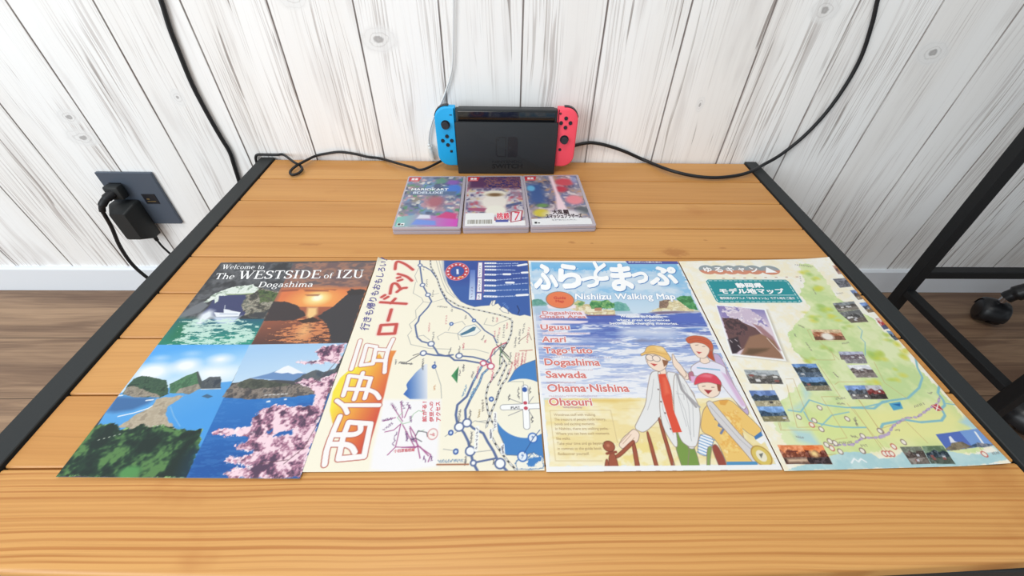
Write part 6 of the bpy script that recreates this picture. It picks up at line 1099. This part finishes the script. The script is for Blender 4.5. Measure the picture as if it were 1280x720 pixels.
a.poly([(165,30.6),(214.9,35.1),(211.4,17.7),(163.8,14.2)], (92, 118, 194)); a.poly([(190.5,33.1),(214.9,35.1),(211.4,17.7),(190.1,16.2)], (126, 164, 222)); a.speck([(162,14.9),(174.2,21.7),(185,22.3),(190.7,17),(175.5,14.9)], [(110, 100, 84), (150, 136, 110)], 4, 414, (.3, .7), .8); a.poly([(175.6,27.6),(178,28.5),(178,23.3),(180,22.4),(172.9,21.7)], (240, 242, 248), .6); a.line([(204.7,31.3),(202.1,19.3)], 1.8, (246, 248, 250)); a.speck([(185.8,17.1),(197.7,21),(211.7,18),(196.8,16)], [(60, 84, 110), (150, 150, 160)], 4, 415, (.3, .7), .8)
photo([(166.4,207.9),(195.2,210.7),(194.2,196.9),(164.8,192.3)], [(120, 126, 130), (100, 96, 92), (140, 134, 124)], 416, 4); photo([(165.1,191.8),(193.9,196.4),(192,175.5),(170.2,174.3)], [(110, 112, 112), (90, 88, 88), (120, 110, 100)], 417, 5)
photo([(115.5,165.1),(150.1,164.1),(148,148.2),(112.1,148.9)], [(206, 176, 140), (176, 112, 80), (130, 90, 70)], 418, 1); a.ell([(129.3,153.9)][0], 9, 7, (246, 238, 226), 3)
photo([(192.3,253.4),(210.9,254.9),(208.9,238),(192.4,236.2)], [(110, 112, 122), (90, 92, 100), (120, 120, 128)], 419, 1); photo([(202.6,230.9),(210.5,231.3),(209.8,214.5),(202.7,213.1)], [(110, 130, 176), (96, 84, 84), (150, 130, 110)], 420, 1)
photo([(200.7,207.4),(211.7,208.7),(211.7,191.9),(201.6,190.5)], [(110, 140, 196), (84, 90, 106), (140, 120, 96)], 421, 1); photo([(204.1,180.9),(213,181.6),(209.9,164.1),(202.9,162.6)], [(206, 170, 170), (196, 80, 84), (90, 96, 130)], 422, 2); photo([(204.5,160.8),(213.6,159.6),(212.8,147.2),(205,146.1)], [(120, 150, 190), (64, 78, 90), (100, 110, 120)], 423, 2); photo([(206.4,280.3),(210.2,278.9),(209.7,263),(205.4,262.5)], [(196, 150, 130), (130, 100, 100), (170, 130, 120)], 424)
# large tilted print: a road under a violet sky
BQ = [(18.3,210.1),(77.6,200.7),(63.3,120.1),(5.2,129.8)]
a.poly([(p[0] + 2.2, p[1] - 1.2) for p in BQ], (206, 198, 182), 3, .8); a.poly(BQ, (254, 254, 254))
IQ = [(19.2,207.9),(74.9,198.7),(61.6,123),(7.8,132.1)]
a.grad(IQ, (132, 124, 186), (232, 214, 226), [(44.1,203.7)][0], [(43.8,169.8)][0]); a.speck([(20.7,207.9),(56,201.8),(66.1,188.1),(67.9,169.1),(49.2,174.3),(24.7,186.9),(18.5,189.5)], [(150, 136, 190), (246, 236, 240), (214, 196, 216)], 12, 430, (.35, .6), 3)
a.poly([(17.6,187.1),(32.4,184.2),(41.6,176.9),(50.7,169.6),(53.5,160.4),(32.3,143.5),(10.9,132.4),(7.8,132.1),(12.7,157.2)], (110, 78, 78)); a.speck([(17.5,187.6),(35.9,184.1),(42.1,169.9),(31.2,156.7),(14.4,161.6)], [(70, 52, 58), (120, 84, 84), (90, 66, 70)], 7, 431, (.3, .7), 2)
a.poly([(50.3,176.6),(58.6,171.8),(64.9,155.7),(64.6,134.3),(58.8,142.8),(54.5,162.7)], (170, 128, 132), 2); a.poly([(38,156.5),(53.5,160.4),(63.5,149.2),(61.6,123),(44.1,125.8),(16.7,130.7),(27.3,143.7)], (156, 116, 92), 2); a.poly([(28.8,139.4),(53.5,138.8),(48.2,134.7),(29.1,129.1),(19.9,130.6)], (110, 84, 62), 3, .8); a.line([(57.2,153.7),(62.7,130.2)], 1.0, (232, 214, 206))
a.poly([(10.9,152.8),(24.5,156.9),(20.6,139.7),(12.6,132.4),(7.9,132.5)], (58, 46, 54), 2, .95)
for q in ([(13,151.7),(14.2,148.4)], [(19.2,152.6),(20.7,150)], [(19.1,143.9),(20.6,139.7)]): a.line(q, 1.2, (220, 206, 210), .7)
# teal banner with stitched border, badge row
TE = (26, 150, 158)
BN = [(26,257.3),(128.9,254),(131.1,249.9),(129.9,212),(125.5,210.1),(23.7,213),(21.5,216.8),(22,253.7)]
a.poly(BN, TE); a.dash([(26.6,255),(127.4,251.8),(128.7,248.9),(126.9,212.6),(124.6,211.9),(25.2,215.1),(23.3,217.7),(24,253.1),(26.6,255)], .9, (240, 248, 246), 4, 2.6)
a.line([(27.9,227),(125.5,224.1)], .9, (236, 246, 244)); a.poly([(9.8,213.6),(129.7,210.2),(129.4,209.7),(9.6,213.2)], TE, 0, 0)
LB = [[(32.9,277.6)][0], [(47.5,276.9)][0], [(63,276.4)][0], [(78.7,276)][0], [(95.4,275.5)][0], [(116.7,274.2)][0]]
for k, c_ in enumerate(LB):
    rx = 11.5 if k < 5 else 13.5; a.ell(c_, rx, 9.6, (150, 164, 170)); w = a.win([(c_[0] - rx, c_[1] - 10), (c_[0] + rx, c_[1] - 1)], 0); a.put(w, np.clip((1 - np.hypot((a.U[w] - c_[0]) / rx, (a.V[w] - c_[1]) / 9.6)) * 14 + .5, 0, 1) * (a.V[w] < c_[1] - 1), (222, 142, 112))
    a.ell(c_, rx - 1.6, 8.0, (196, 168, 154), 6, .5)
for k in range(8): c_ = (LB[1][0] + k * 14.2, LB[0][1] - 18.5); a.line([(c_[0] - 1, c_[1]), (c_[0] + 1, c_[1])], 1.8, (206, 170, 150))
cov = sheet('cover', a, fn, t, 0.0004); inner(4, fn, t)
for k, ch in enumerate('ゆるキャン'):
    c_ = LB[k]; s_ = 5.0 if k != 3 else 4.0; text(ch, [(c_[0] - s_, c_[1] - s_), (c_[0] + s_, c_[1] - s_), (c_[0] - s_, c_[1] + s_)], white_ink, cov, fn, bold=.03, name='logo_letter')
c_ = LB[5]; bmv = [(c_[0] - 8, c_[1] - 5.5), (c_[0] + 8, c_[1] - 5.5), (c_[0] - 2, c_[1] + 6.5)]
me = bpy.data.meshes.new('logo_tent'); me.from_pydata(fn(np.array([p[0] for p in bmv]), np.array([p[1] for p in bmv]), np.full(3, .0002)).tolist(), [], [(0, 1, 2)]); link('logo_tent', me, white_ink, cov)
text('静岡県', [(58.2,240.1),(92.6,239.1),(58.6,249.1)], white_ink, cov, fn, bold=.045, name='banner_text'); text('モデル地マップ', [(32.6,229.2),(114.9,226.8),(33.7,239.1)], white_ink, cov, fn, bold=.045, name='banner_text')
text('静岡県内のアニメ「ゆるキャン△」モデル地をご紹介', [(28.2,218.7),(123.3,215.9),(28.5,223.5)], white_ink, cov, fn, bold=.02, name='banner_text')

bpy.data.objects.remove(fo); bpy.data.curves.remove(fc)
